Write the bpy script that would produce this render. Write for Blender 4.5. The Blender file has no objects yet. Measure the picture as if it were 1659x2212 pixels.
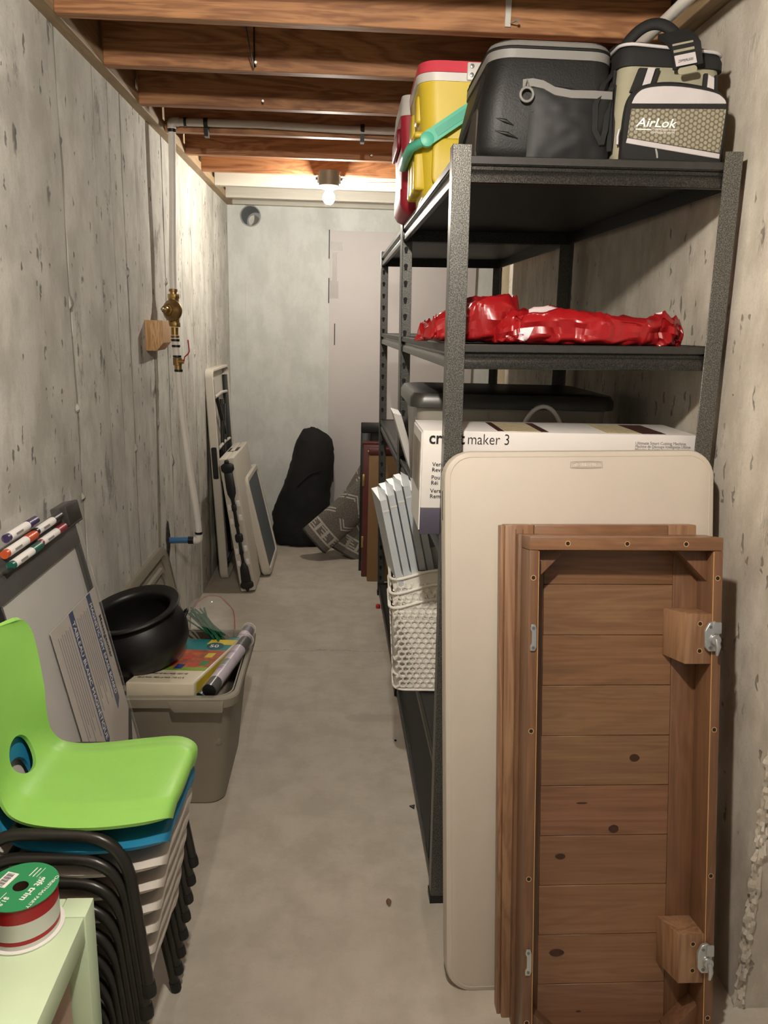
import bpy, bmesh, math, random
from mathutils import Vector, Matrix, noise, Quaternion
R = math.radians
random.seed(7)
sc = bpy.context.scene
COL = sc.collection

# ------------------------------------------------------------------ camera
FPX = 1689.9
cd = bpy.data.cameras.new('camera'); cam = bpy.data.objects.new('camera', cd); COL.objects.link(cam)
cd.sensor_fit = 'VERTICAL'; cd.sensor_height = 36.0; cd.lens = 36.0 * FPX / 2212.0
cd.clip_start = 0.02; cd.clip_end = 50
_r = Vector((0.99847623, -0.04890829, 0.02555758)); _u = Vector((-0.01355789, 0.2315252, 0.97273443)); _w = Vector((0.053492, 0.97159871, -0.23050932))
cm = Matrix(((_r.x, _u.x, -_w.x, 0), (_r.y, _u.y, -_w.y, 0), (_r.z, _u.z, -_w.z, 1.45838), (0, 0, 0, 1)))
cam.matrix_world = cm
sc.camera = cam
# ------------------------------------------------------------------ world, exposure
wd = bpy.data.worlds.new('world'); sc.world = wd; wd.use_nodes = True
wd.node_tree.nodes['Background'].inputs[0].default_value = (1.0, 0.93, 0.84, 1)
wd.node_tree.nodes['Background'].inputs[1].default_value = 0.17
sc.view_settings.view_transform = 'Standard'; sc.view_settings.look = 'None'
sc.view_settings.gamma = 1.0; sc.view_settings.use_curve_mapping = False
sc.view_settings.exposure = 0.42
BULB_FAR = 760.0      # emission strength of the bare bulb at the far end
BULB_NEAR = 1600.0    # emission strength of the bare bulb overhead, above the frame
sc.cycles.use_adaptive_sampling = True; sc.cycles.adaptive_threshold = .10; sc.cycles.adaptive_min_samples = 16
sc.cycles.max_bounces = 6; sc.cycles.diffuse_bounces = 4; sc.cycles.transparent_max_bounces = 16
sc.cycles.sample_clamp_indirect = 6.0

# ------------------------------------------------------------------ materials
MATS = {}
def nn(nt, t, **kw):
    n = nt.nodes.new(t)
    for k, v in kw.items():
        if k.startswith('i_'): n.inputs[k[2:].replace('_', ' ')].default_value = v
        else: setattr(n, k, v)
    return n
def newmat(name):
    m = bpy.data.materials.new(name); m.use_nodes = True
    nt = m.node_tree; b = nt.nodes['Principled BSDF']
    return m, nt, b
def coords(nt, scale=(1, 1, 1), kind='Object'):
    tc = nn(nt, 'ShaderNodeTexCoord'); mp = nn(nt, 'ShaderNodeMapping')
    mp.inputs['Scale'].default_value = scale
    nt.links.new(tc.outputs[kind], mp.inputs['Vector'])
    return mp.outputs['Vector']
def noisen(nt, vec, scale, detail=4, rough=.55, dist=0):
    n = nn(nt, 'ShaderNodeTexNoise'); n.inputs['Scale'].default_value = scale
    n.inputs['Detail'].default_value = detail; n.inputs['Roughness'].default_value = rough; n.inputs['Distortion'].default_value = dist
    nt.links.new(vec, n.inputs['Vector']); return n.outputs['Fac']
def ramp(nt, fac, stops):
    r = nn(nt, 'ShaderNodeValToRGB'); e = r.color_ramp.elements
    while len(e) < len(stops): e.new(.5)
    for el, (p, c) in zip(e, stops):
        el.position = p; el.color = (c, c, c, 1) if isinstance(c, (int, float)) else (*c, 1)
    nt.links.new(fac, r.inputs['Fac']); return r.outputs['Color']
def mixc(nt, fac, a, b, mode='MIX'):
    m = nn(nt, 'ShaderNodeMix', data_type='RGBA', blend_type=mode)
    for sock, v in ((m.inputs['Factor'], fac), (m.inputs[6], a), (m.inputs[7], b)):
        if isinstance(v, (int, float)): sock.default_value = v
        elif isinstance(v, tuple): sock.default_value = (*v, 1)
        else: nt.links.new(v, sock)
    return m.outputs[2]
def mth(nt, op, a, b=0.0, c=None):
    m = nn(nt, 'ShaderNodeMath', operation=op)
    for i, v in enumerate((a, b) if c is None else (a, b, c)):
        if isinstance(v, (int, float)): m.inputs[i].default_value = v
        else: nt.links.new(v, m.inputs[i])
    return m.outputs[0]
def bumpn(nt, b, h, strength=.3, dist=.002, prev=None):
    n = nn(nt, 'ShaderNodeBump'); n.inputs['Strength'].default_value = strength; n.inputs['Distance'].default_value = dist
    nt.links.new(h, n.inputs['Height'])
    if prev is not None: nt.links.new(prev, n.inputs['Normal'])
    nt.links.new(n.outputs['Normal'], b.inputs['Normal']); return n.outputs['Normal']
def mat(name, col, rough=.5, metal=0., var=.08, vs=12., bump=0., bs=150., stretch=(1, 1, 1), trans=0., alpha=1., coat=0., spec=None, ior=None, emit=None, sheen=0.):
    if name in MATS: return MATS[name]
    m, nt, b = newmat(name)
    v = coords(nt, stretch)
    f = noisen(nt, v, vs)
    lo = tuple(max(0, c * (1 - var)) for c in col); hi = tuple(min(1, c * (1 + var)) for c in col)
    nt.links.new(mixc(nt, ramp(nt, f, [(.3, 0.), (.7, 1.)]), lo, hi), b.inputs['Base Color'])
    b.inputs['Roughness'].default_value = rough; b.inputs['Metallic'].default_value = metal
    if trans: b.inputs['Transmission Weight'].default_value = trans
    if alpha < 1: b.inputs['Alpha'].default_value = alpha
    if coat: b.inputs['Coat Weight'].default_value = coat
    if sheen: b.inputs['Sheen Weight'].default_value = sheen
    if spec is not None: b.inputs['Specular IOR Level'].default_value = spec
    if ior: b.inputs['IOR'].default_value = ior
    if emit: b.inputs['Emission Color'].default_value = (*emit[:3], 1); b.inputs['Emission Strength'].default_value = emit[3]
    if bump: bumpn(nt, b, noisen(nt, v, bs, 3), bump, .0015)
    MATS[name] = m; return m
def srgb(h):
    return tuple(((int(h[i:i + 2], 16) / 255 + .055) / 1.055) ** 2.4 if int(h[i:i + 2], 16) > 10 else int(h[i:i + 2], 16) / 255 / 12.92 for i in (0, 2, 4))

def concrete(name, base, dark, light, pits=.5, streak=1., floor=False, seed=0., darkpatch=0., seams=()):
    m, nt, b = newmat(name)
    tc = nn(nt, 'ShaderNodeTexCoord').outputs['Object']
    def mp(s, off=0.):
        q = nn(nt, 'ShaderNodeMapping'); q.inputs['Scale'].default_value = s; q.inputs['Location'].default_value = (off + seed, off, off + seed)
        nt.links.new(tc, q.inputs['Vector']); return q.outputs['Vector']
    big = noisen(nt, mp((1, 1, 1)), 2.2, 3, .6)
    c = mixc(nt, ramp(nt, big, [(.3, 0.), (.7, 1.)]), base, light)
    mid = noisen(nt, mp((1, 1, .6 if not floor else 1)), 9, 5, .65)
    c = mixc(nt, mth(nt, 'MULTIPLY', ramp(nt, mid, [(.38, 1.), (.6, 0.)]), .55), c, dark)
    h = mth(nt, 'MULTIPLY', mid, .4)
    if streak and not floor:
        st = noisen(nt, mp((1, 1, .06)), 24, 5, .6)
        c = mixc(nt, mth(nt, 'MULTIPLY', ramp(nt, st, [(.42, 1.), (.56, 0.)]), .35 * streak), c, dark)
        st2 = noisen(nt, mp((1, 1, .03), 3.), 5, 3, .5)
        c = mixc(nt, mth(nt, 'MULTIPLY', ramp(nt, st2, [(.5, 0.), (.72, 1.)]), .5 * streak), c, light)
    fine = noisen(nt, mp((1, 1, 1)), 160, 2, .6)
    c = mixc(nt, mth(nt, 'MULTIPLY', ramp(nt, fine, [(.25, 1.), (.5, 0.)]), .22), c, dark)
    if pits:
        wob = noisen(nt, mp((1, 1, 1)), 40, 1)
        w2 = mth(nt, 'MULTIPLY', mth(nt, 'SUBTRACT', wob, .5), .03)
        cv = nn(nt, 'ShaderNodeCombineXYZ')
        for k in ('X', 'Y', 'Z'): nt.links.new(w2, cv.inputs[k])
        ad = nn(nt, 'ShaderNodeVectorMath', operation='ADD'); nt.links.new(mp((1, 1, .35)), ad.inputs[0]); nt.links.new(cv.outputs[0], ad.inputs[1])
        dens = ramp(nt, noisen(nt, mp((1, 1, .4), 5.), 1.6, 2), [(.42, 0.), (.62, 1.)])
        for sc_, thr, keep in ((34, .27, .60), (13, .21, .70)):
            vo = nn(nt, 'ShaderNodeTexVoronoi'); vo.inputs['Scale'].default_value = sc_
            nt.links.new(ad.outputs[0], vo.inputs['Vector'])
            sep = nn(nt, 'ShaderNodeSeparateColor'); nt.links.new(vo.outputs['Color'], sep.inputs[0])
            ok = mth(nt, 'GREATER_THAN', mth(nt, 'ADD', sep.outputs[0], mth(nt, 'MULTIPLY', dens, .3)), keep + .22)
            pit = mth(nt, 'MULTIPLY', ramp(nt, vo.outputs['Distance'], [(thr * .6, 1.), (thr, 0.)]), ok)
            c = mixc(nt, mth(nt, 'MULTIPLY', pit, pits), c, tuple(x * .3 for x in dark))
            h = mth(nt, 'SUBTRACT', h, mth(nt, 'MULTIPLY', pit, .9))
    if darkpatch:
        dp = noisen(nt, mp((1, 1, .42), 7.), 7, 6, .78)
        c = mixc(nt, mth(nt, 'MULTIPLY', ramp(nt, dp, [(.60, 0.), (.66, 1.)]), darkpatch), c, tuple(x * .42 for x in dark))
        h = mth(nt, 'SUBTRACT', h, mth(nt, 'MULTIPLY', ramp(nt, dp, [(.58, 0.), (.66, 1.)]), .5))
    if seams:
        sp = nn(nt, 'ShaderNodeSeparateXYZ'); nt.links.new(tc, sp.inputs[0])
        Yw = mth(nt, 'ADD', sp.outputs[1], mth(nt, 'MULTIPLY', mth(nt, 'SUBTRACT', noisen(nt, mp((.3, .3, 1)), 5, 3), .5), .022))
        brk = ramp(nt, noisen(nt, mp((1, 1, .35), 11.), 9, 3, .7), [(.34, .25), (.56, 1.)])
        tot = None
        for y_, w_, a_ in seams:
            mk = mth(nt, 'MULTIPLY', ramp(nt, mth(nt, 'ABSOLUTE', mth(nt, 'SUBTRACT', Yw, y_)), [(w_ * .35, 1.), (w_, 0.)]), a_)
            tot = mk if tot is None else mth(nt, 'MAXIMUM', tot, mk)
        c = mixc(nt, mth(nt, 'MULTIPLY', tot, brk), c, tuple(x * .30 for x in dark))
        h = mth(nt, 'SUBTRACT', h, mth(nt, 'MULTIPLY', tot, .8))
    if floor:
        sp = nn(nt, 'ShaderNodeSeparateXYZ'); nt.links.new(tc, sp.inputs[0]); X, Y = sp.outputs[0], sp.outputs[1]
        wob = mth(nt, 'MULTIPLY', mth(nt, 'SUBTRACT', noisen(nt, mp((1, 1, 1)), 7, 5, .7), .5), .10)
        dist = mth(nt, 'ABSOLUTE', mth(nt, 'SUBTRACT', mth(nt, 'ADD', Y, wob), 3.36))
        c = mixc(nt, mth(nt, 'MULTIPLY', ramp(nt, dist, [(0., 1.), (.0035, 0.)]), .55), c, tuple(x * .3 for x in dark))
        n2 = noisen(nt, mp((1, 1, 1), 2.), 6, 6, .7)
        for (sx_, sy_, rx, ry, amt) in ((.13, 2.73, .12, .035, .55), (-.42, 3.80, .22, .22, .5), (-.60, 4.05, .2, .3, .45), (-.32, 2.9, .02, .45, .35), (.05, 1.5, .5, .3, .2)):
            dx = mth(nt, 'DIVIDE', mth(nt, 'SUBTRACT', X, sx_), rx); dy = mth(nt, 'DIVIDE', mth(nt, 'SUBTRACT', Y, sy_), ry)
            dd = mth(nt, 'ADD', mth(nt, 'MULTIPLY', dx, dx), mth(nt, 'MULTIPLY', dy, dy))
            dd = mth(nt, 'ADD', dd, mth(nt, 'MULTIPLY', mth(nt, 'SUBTRACT', n2, .5), 2.6))
            c = mixc(nt, mth(nt, 'MULTIPLY', ramp(nt, dd, [(.5, 1.), (1.0, 0.)]), amt), c, dark)
        sk = noisen(nt, mp((1, 1, 1), 9.), 90, 4, .6)
        c = mixc(nt, mth(nt, 'MULTIPLY', ramp(nt, sk, [(.66, 0.), (.72, 1.)]), .35), c, light)
    nt.links.new(c, b.inputs['Base Color'])
    b.inputs['Roughness'].default_value = .72 if floor else .9
    h = mth(nt, 'ADD', h, mth(nt, 'MULTIPLY', fine, .25))
    bumpn(nt, b, h, .5 if not floor else .18, .004)
    MATS[name] = m; return m
def wood(name, c0, c1, axis='x', rough=.6, ring=1., coat=0., sc_=1.):
    m, nt, b = newmat(name)
    s = {'x': (.10, 1, 1), 'y': (1, .10, 1), 'z': (1, 1, .10)}[axis]
    v = coords(nt, s)
    n1 = noisen(nt, v, 14 * sc_, 4, .5, 1.2)
    wv = nn(nt, 'ShaderNodeMath', operation='SINE'); nt.links.new(mth(nt, 'MULTIPLY', n1, 42.), wv.inputs[0])
    s2 = {'x': (.03, 1, 1), 'y': (1, .03, 1), 'z': (1, 1, .03)}[axis]
    n2 = noisen(nt, coords(nt, s2), 170 * sc_, 3, .6)
    n3 = noisen(nt, coords(nt, (1, 1, 1)), 3.5, 4)
    f = mth(nt, 'ADD', mth(nt, 'MULTIPLY', wv.outputs[0], .16 * ring), mth(nt, 'ADD', mth(nt, 'MULTIPLY', n2, .55), mth(nt, 'MULTIPLY', n3, .45)))
    c = mixc(nt, ramp(nt, f, [(.25, 0.), (.8, 1.)]), c0, c1)
    nt.links.new(c, b.inputs['Base Color']); b.inputs['Roughness'].default_value = rough
    if coat: b.inputs['Coat Weight'].default_value = coat
    bumpn(nt, b, n2, .12, .001)
    MATS[name] = m; return m
def hammered(name, col, hi, rough=.38, metal=.55):
    m, nt, b = newmat(name); v = coords(nt)
    n = noisen(nt, v, 430, 2, .5, .5)
    nt.links.new(mixc(nt, ramp(nt, n, [(.42, 0.), (.62, 1.)]), col, hi), b.inputs['Base Color'])
    b.inputs['Roughness'].default_value = rough; b.inputs['Metallic'].default_value = metal
    bumpn(nt, b, n, .4, .0008)
    MATS[name] = m; return m

M_LEFT = concrete('concrete_left', srgb('c6c4ba'), srgb('9d998e'), srgb('d5d3ca'), .78, .06, darkpatch=.6, seams=((2.292, .0075, .75), (2.60, .004, .45), (2.752, .005, .6), (2.895, .008, .9), (3.10, .004, .4), (3.50, .009, 1.), (3.70, .005, .6), (3.86, .005, .5), (4.106, .008, .8), (4.45, .006, .5), (4.80, .010, .7)))
M_RIGHT = concrete('concrete_right', srgb('c6beb0'), srgb('9c9283'), srgb('d6cec0'), .6, .12, seed=4., darkpatch=.35)
M_BACK = concrete('concrete_painted', srgb('d2d4d0'), srgb('bdc0ba'), srgb('d9dcd8'), .0, .12, seed=2.)
M_FLOOR = concrete('concrete_floor', srgb('bcb4a6'), srgb('a59c8d'), srgb('c4bcae'), .0, 0., floor=True)
M_JOIST = wood('joist_wood', srgb('7f5234'), srgb('bb8659'), 'x', .6)
M_LEDGER = wood('ledger_wood', srgb('8d7658'), srgb('b29a78'), 'y', .65, .5)
M_WHITEWOOD = wood('painted_wood', srgb('bcb6a8'), srgb('cdc8bb'), 'x', .55, .2)
M_BLOCKW = wood('block_wood', srgb('b07f4f'), srgb('d8b384'), 'z', .6, 1.2, sc_=3.)
M_TABLEW = wood('stained_pine_across', srgb('6c4b34'), srgb('90694a'), 'x', .42, .5, .15)
M_TABLEV = wood('stained_pine_upright', srgb('5f412d'), srgb('846044'), 'z', .42, .5, .15)
M_TABLEV2 = wood('stained_pine_light', srgb('77543c'), srgb('9f7c5c'), 'z', .45, .9, .1)
def osb():
    m, nt, b = newmat('osb_subfloor'); v = coords(nt, (1, .4, 1))
    vo = nn(nt, 'ShaderNodeTexVoronoi'); vo.inputs['Scale'].default_value = 28; nt.links.new(v, vo.inputs['Vector'])
    sep = nn(nt, 'ShaderNodeSeparateColor'); nt.links.new(vo.outputs['Color'], sep.inputs[0])
    nt.links.new(mixc(nt, sep.outputs[0], srgb('6a4e3c'), srgb('977259')), b.inputs['Base Color']); b.inputs['Roughness'].default_value = .8
    return m
M_OSB = osb()
M_METAL = hammered('hammered_grey_metal', srgb('484845'), srgb('7b7a74'))
M_METALD = hammered('dark_metal_rail', srgb('30302e'), srgb('4b4a46'), .33, .7)
M_DECK = mat('shelf_board_black', srgb('2b2a28'), .5, var=.15, vs=60)
M_BLACK = mat('black_plastic', srgb('161616'), .4, var=.1)
M_BLACKR = mat('black_rubber', srgb('141312'), .65)
M_TUBE = mat('dark_grey_powder_coat', srgb('2e2c28'), .33, .35, var=.08)
M_PEX = mat('white_plastic_pipe', srgb('e9e5dc'), .35, var=.03)
M_PVC = mat('grey_white_pipe', srgb('cdc8be'), .4, var=.04)
M_BRASS = mat('brass', srgb('b3955c'), .33, .85, var=.12, vs=40)
M_BRASSD = mat('aged_brass', srgb('94784e'), .45, .75, var=.15, vs=60)
M_BLUE = mat('blue_pipe', srgb('3d6f9f'), .4, var=.1)
M_RED = mat('red_lever', srgb('b3272d'), .4)
M_TABLEPL = mat('cream_plastic_table', srgb('beb5a8'), .55, var=.02, bump=.12, bs=420)
M_WHITEPL = mat('white_table_plastic', srgb('cfc9bc'), .5, var=.03, bump=.08, bs=300)
M_BLUEGREY = mat('blue_grey_panel', srgb('646b70'), .6, var=.05)
M_PAPER = mat('white_card', srgb('dedad6'), .5, var=.015)
M_PAPERW = mat('white_print', srgb('efece8'), .6, var=.01)
M_INK = mat('black_ink', srgb('1a171a'), .6, var=0)
M_GREYINK = mat('grey_ink', srgb('8f8a88'), .6, var=0)
M_NAVY = mat('dusky_navy_print', srgb('4b4656'), .5, var=.02)
M_CHROME = mat('zinc_metal', srgb('c4c7c6'), .28, .75, var=.06, vs=30)
M_STEEL = mat('galvanised_steel', srgb('8b8f8c'), .4, .8, var=.1)
M_KRAFT = mat('brown_cardboard', srgb('8a6b48'), .8, var=.06)
M_WHITEBASK = mat('white_basket_plastic', srgb('efebe2'), .45, var=.02)
M_PINKBOX = mat('tan_pink_card', srgb('a98f80'), .7, var=.04)
def clear(name, col, alpha, rough=.12):
    m, nt, b = newmat(name)
    v = coords(nt); f = noisen(nt, v, 30, 3)
    nt.links.new(mixc(nt, f, tuple(x * .96 for x in col), col), b.inputs['Base Color'])
    b.inputs['Roughness'].default_value = rough; b.inputs['Alpha'].default_value = alpha
    b.inputs['Specular IOR Level'].default_value = .7
    MATS[name] = m; return m
M_LIDPL = clear('frosted_clear_plastic', srgb('dfe5e9'), .62, .28)
M_CLEAR = clear('clear_film', srgb('e8e6e2'), .15, .10)
M_FILM = clear('shrink_film', srgb('e6e3de'), .10, .06)

# ------------------------------------------------------------------ mesh builder
ORG = {}
class B:
    def __init__(s): s.v = []; s.f = []
    def add(s, vs, fs, M=None):
        o = len(s.v); s.v += [(M @ Vector(v)) if M is not None else Vector(v) for v in vs]; s.f += [[i + o for i in f] for f in fs]; return s
    def box(s, x0, x1, y0, y1, z0, z1, M=None):
        return s.add([(x0, y0, z0), (x1, y0, z0), (x1, y1, z0), (x0, y1, z0), (x0, y0, z1), (x1, y0, z1), (x1, y1, z1), (x0, y1, z1)],
                     [(0, 3, 2, 1), (4, 5, 6, 7), (0, 1, 5, 4), (1, 2, 6, 5), (2, 3, 7, 6), (3, 0, 4, 7)], M)
    def prism(s, poly, h0, h1, M=None):
        n = len(poly)
        return s.add([(x, y, h0) for x, y in poly] + [(x, y, h1) for x, y in poly],
                     [list(range(n))[::-1], list(range(n, 2 * n))] + [(i, (i + 1) % n, n + (i + 1) % n, n + i) for i in range(n)], M)
    def loft(s, rings, cap=True, closed=True, M=None):
        n = len(rings[0]); vs = [p for r in rings for p in r]; fs = []
        for k in range(len(rings) - 1):
            for i in range(n if closed else n - 1):
                j = (i + 1) % n; fs.append((k * n + i, k * n + j, (k + 1) * n + j, (k + 1) * n + i))
        if cap: fs += [list(range(n))[::-1], list(range((len(rings) - 1) * n, len(rings) * n))]
        return s.add(vs, fs, M)
    def cyl(s, p0, p1, r0, r1=None, n=16, M=None):
        p0, p1 = Vector(p0), Vector(p1); r1 = r0 if r1 is None else r1
        q = (p1 - p0).to_track_quat('Z', 'Y')
        ring = lambda p, r: [p + q @ Vector((r * math.cos(2 * math.pi * i / n), r * math.sin(2 * math.pi * i / n), 0)) for i in range(n)]
        return s.loft([ring(p0, r0), ring(p1, r1)], M=M)
    def lathe(s, prof, n=32, M=None, cap=False):
        return s.loft([[(r * math.cos(2 * math.pi * i / n), r * math.sin(2 * math.pi * i / n), z) for i in range(n)] for r, z in prof], cap=cap, M=M)
    def tube(s, pts, r, n=10, closed=False, M=None, flat=1.):
        pts = [Vector(p) for p in pts]; N = len(pts); rr = r if isinstance(r, (list, tuple)) else [r] * N
        tan = []
        for i in range(N):
            a = pts[(i - 1) % N] if (closed or i) else pts[0]; b = pts[(i + 1) % N] if (closed or i < N - 1) else pts[-1]
            tan.append((b - a).normalized())
        nrm = tan[0].orthogonal().normalized(); rings = []
        for i in range(N):
            if i:
                ax = tan[i - 1].cross(tan[i])
                if ax.length > 1e-8: nrm = Quaternion(ax.normalized(), tan[i - 1].angle(tan[i])) @ nrm
            bi = tan[i].cross(nrm)
            rings.append([pts[i] + rr[i] * (math.cos(2 * math.pi * k / n) * nrm * flat + math.sin(2 * math.pi * k / n) * bi) for k in range(n)])
        if closed: rings.append(rings[0]); return s.loft(rings, cap=False, M=M)
        return s.loft(rings, M=M)
    def grid(s, fn, nu, nv, M=None):
        vs = [fn(i / nu, j / nv) for j in range(nv + 1) for i in range(nu + 1)]
        fs = [(j * (nu + 1) + i, j * (nu + 1) + i + 1, (j + 1) * (nu + 1) + i + 1, (j + 1) * (nu + 1) + i) for j in range(nv) for i in range(nu)]
        return s.add(vs, fs, M)
    def mesh(s, name, bev=0., seg=2, smooth=None, off=None, ang=30):
        me = bpy.data.meshes.new(name)
        me.from_pydata([v - off if off is not None else v for v in s.v], [], s.f)
        bm = bmesh.new(); bm.from_mesh(me)
        if smooth is not None: bmesh.ops.remove_doubles(bm, verts=bm.verts, dist=1e-6)
        bmesh.ops.recalc_face_normals(bm, faces=bm.faces)
        if bev:
            es = [e for e in bm.edges if len(e.link_faces) == 2 and e.calc_face_angle(0) > R(ang)]
            bmesh.ops.bevel(bm, geom=es, offset=bev, segments=seg, profile=.5, affect='EDGES', clamp_overlap=True)
        bm.to_mesh(me); bm.free()
        if smooth is not None or bev:
            me.polygons.foreach_set('use_smooth', [True] * len(me.polygons))
            try: me.set_sharp_from_angle(angle=R(smooth if smooth is not None else 40))
            except Exception: pass
        return me
    def obj(s, name, m, parent=None, bev=0., seg=2, smooth=None, label=None):
        off = ORG.get(parent.name) if parent is not None else None
        return link(name, s.mesh(name, bev, seg, smooth, off), m, parent, label)
def link(name, me, m, parent=None, label=None):
    o = bpy.data.objects.new(name, me); COL.objects.link(o)
    if m is not None and not me.materials: me.materials.append(m)
    elif m is not None: o.material_slots[0].link = 'OBJECT'; o.material_slots[0].material = m
    if parent is not None:
        o.parent = parent
        if parent.name in ORG: ORG[o.name] = ORG[parent.name]
    if label: o['label'] = label
    return o
def tag(o, label=None, cat=None, group=None, kind=None):
    if label: o['label'] = label
    if cat: o['category'] = cat
    if group: o['group'] = group
    if kind: o['kind'] = kind
    return o
def thing(name, label, cat, loc=(0, 0, 0), world=True, M=None, group=None, kind=None):
    o = bpy.data.objects.new(name, None); COL.objects.link(o); o.empty_display_size = .05
    if M is not None: o.matrix_world = M
    else:
        o.location = loc
        if world: ORG[o.name] = Vector(loc)
    return tag(o, label, cat, group, kind)
def rrect(x0, x1, y0, y1, r, n=5):
    out = []
    for cx, cy, a in ((x1 - r, y1 - r, 0), (x0 + r, y1 - r, 90), (x0 + r, y0 + r, 180), (x1 - r, y0 + r, 270)):
        for i in range(n + 1):
            t = R(a + 90 * i / n); out.append((cx + r * math.cos(t), cy + r * math.sin(t)))
    return out
def frame(o, x, y):
    x = Vector(x).normalized(); y = Vector(y).normalized(); z = x.cross(y).normalized(); y = z.cross(x)
    return Matrix(((x.x, y.x, z.x, o[0]), (x.y, y.y, z.y, o[1]), (x.z, y.z, z.z, o[2]), (0, 0, 0, 1)))
def text(body, size, m, parent, fr, align='LEFT', bold=0., shear=0., ext=.0002, sx=1., name='lettering', width=None, spacing=1.):
    cu = bpy.data.curves.new('lettering', 'FONT'); cu.body = body; cu.size = size; cu.align_x = align; cu.offset = bold * size; cu.shear = shear; cu.extrude = ext
    cu.resolution_u = 3; cu.space_character = spacing
    t = bpy.data.objects.new('lettering_tmp', cu); COL.objects.link(t)
    dg = bpy.context.evaluated_depsgraph_get(); dg.update()
    me = bpy.data.meshes.new_from_object(t.evaluated_get(dg)); bpy.data.objects.remove(t); bpy.data.curves.remove(cu)
    if width:
        xs = [v.co.x for v in me.vertices]; w = max(xs) - min(xs); sx = width / w
    off = ORG.get(parent.name, Vector((0, 0, 0)))
    for v in me.vertices: v.co = fr @ Vector((v.co.x * sx, v.co.y, v.co.z)) - off
    me.materials.clear()
    return link(name, me, m, parent)
def nz(p, s, seed=0.): return noise.noise(Vector(p) * s + Vector((seed, seed * 1.7, -seed)))

# ================================================================== STRUCTURE
XL, YF, ZP, ZJ = -.7615, 5.365, 2.1913, 2.188
def xr(z): return .893 - .0145 * z          # right wall sheared inward with height to match the image
YB = -1.6
b = B(); b.box(-2.2, 2.2, YB, YF + .3, -.12, 0); fl = b.obj('floor', M_FLOOR); tag(fl, 'grey-beige concrete floor with a crack and stains', kind='structure')
# left wall with recessed form joints
b = B(); pr = []
SEAMS = [(-.6, .01, .004), (.55, .01, .004), (1.65, .010, .004), (2.292, .012, .005), (2.60, .006, .002), (2.752, .007, .003), (2.895, .010, .005), (3.07, .007, .002), (3.262, .020, .008), (3.50, .013, .009), (3.66, .007, .004), (3.86, .008, .003), (4.106, .012, .006), (4.45, .008, .003), (4.80, .012, .005)]
prof = [(XL, YB)]
for y, w, d in [(a_, b_ * 1.25, c_ * .35) for a_, b_, c_ in SEAMS]: prof += [(XL, y - w / 2), (XL - d, y - w * .2), (XL - d, y + w * .2), (XL, y + w / 2)]
prof += [(XL, YF + .02), (XL - .2, YF + .02), (XL - .2, YB)]
rings = []
for k in range(56):
    z = ZP * k / 55; ring = []
    for i, (x, y) in enumerate(prof):
        j = .006 * noise.noise(Vector((i // 4 * 7.1, 0, z * 5))) if 0 < i < len(prof) - 3 else 0
        ring.append((x + (.0025 * nz((y, z, 0), 3) if x > XL - .1 else 0), y + j, z))
    rings.append(ring)
b.loft(rings); wl = b.obj('wall_left', M_LEFT, smooth=25); tag(wl, 'poured concrete wall with vertical form joints and pits', kind='structure')
for (y, z, r) in ((2.297, 1.50, .022), (2.284, 1.21, .014), (2.287, .95, .012), (2.895, 1.62, .018), (2.893, 1.0, .016), (3.262, 1.05, .014), (3.50, 1.62, .02), (4.10, 1.30, .02), (3.505, .85, .03)):
    b = B(); b.grid(lambda u, v: (XL - .004 + .011 * math.sin(math.pi * u) * math.sin(math.pi * v) * (1 + .6 * nz((u * 3, v * 3, y * 9), 2)),
                                  y + (u - .5) * 2 * r * (1 + .3 * nz((u, v, z * 7), 3)), z + (v - .5) * 2.6 * r * (1 + .3 * nz((v, u, y), 4))), 10, 10)
    b.obj('form_tie_lump', M_LEFT, wl, smooth=60)
# right wall: starts at a rough chipped corner, ends at a recess
YR0, YR1 = 1.40, 4.28
b = B()
b.grid(lambda u, v: (xr(2.3 * v) + .003 * nz((u * 6, v * 5, 1), 2), YR0 + .012 + u * (YR1 - YR0 - .012), 2.3 * v), 40, 40)
b.grid(lambda u, v: (xr(2.3 * v) + .012 + u * .9, YR0 + .002 * nz((u * 3, v * 5, 4), 2), 2.3 * v), 6, 20)
b.add([(xr(0), YR1, 0), (1.75, YR1, 0), (1.75, YR1, 2.3), (xr(2.3), YR1, 2.3)], [(0, 1, 2, 3)])
wr = b.obj('wall_right', M_RIGHT, smooth=30); tag(wr, 'bare concrete wall with a chipped corner behind the shelving', kind='structure')
b = B()
def chip(u, v):
    z = 2.3 * v; t = u * math.pi / 2
    rr = .016 + .010 * nz((u * 2, z * 34, 3), 1.) + .008 * nz((u * 5, z * 90, 9), 1.)
    return (xr(z) + .013 - rr * math.cos(t) * 1.0, YR0 + .013 - rr * math.sin(t), z)
b.grid(chip, 6, 260); b.obj('chipped_corner', M_RIGHT, wr, smooth=15)
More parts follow.
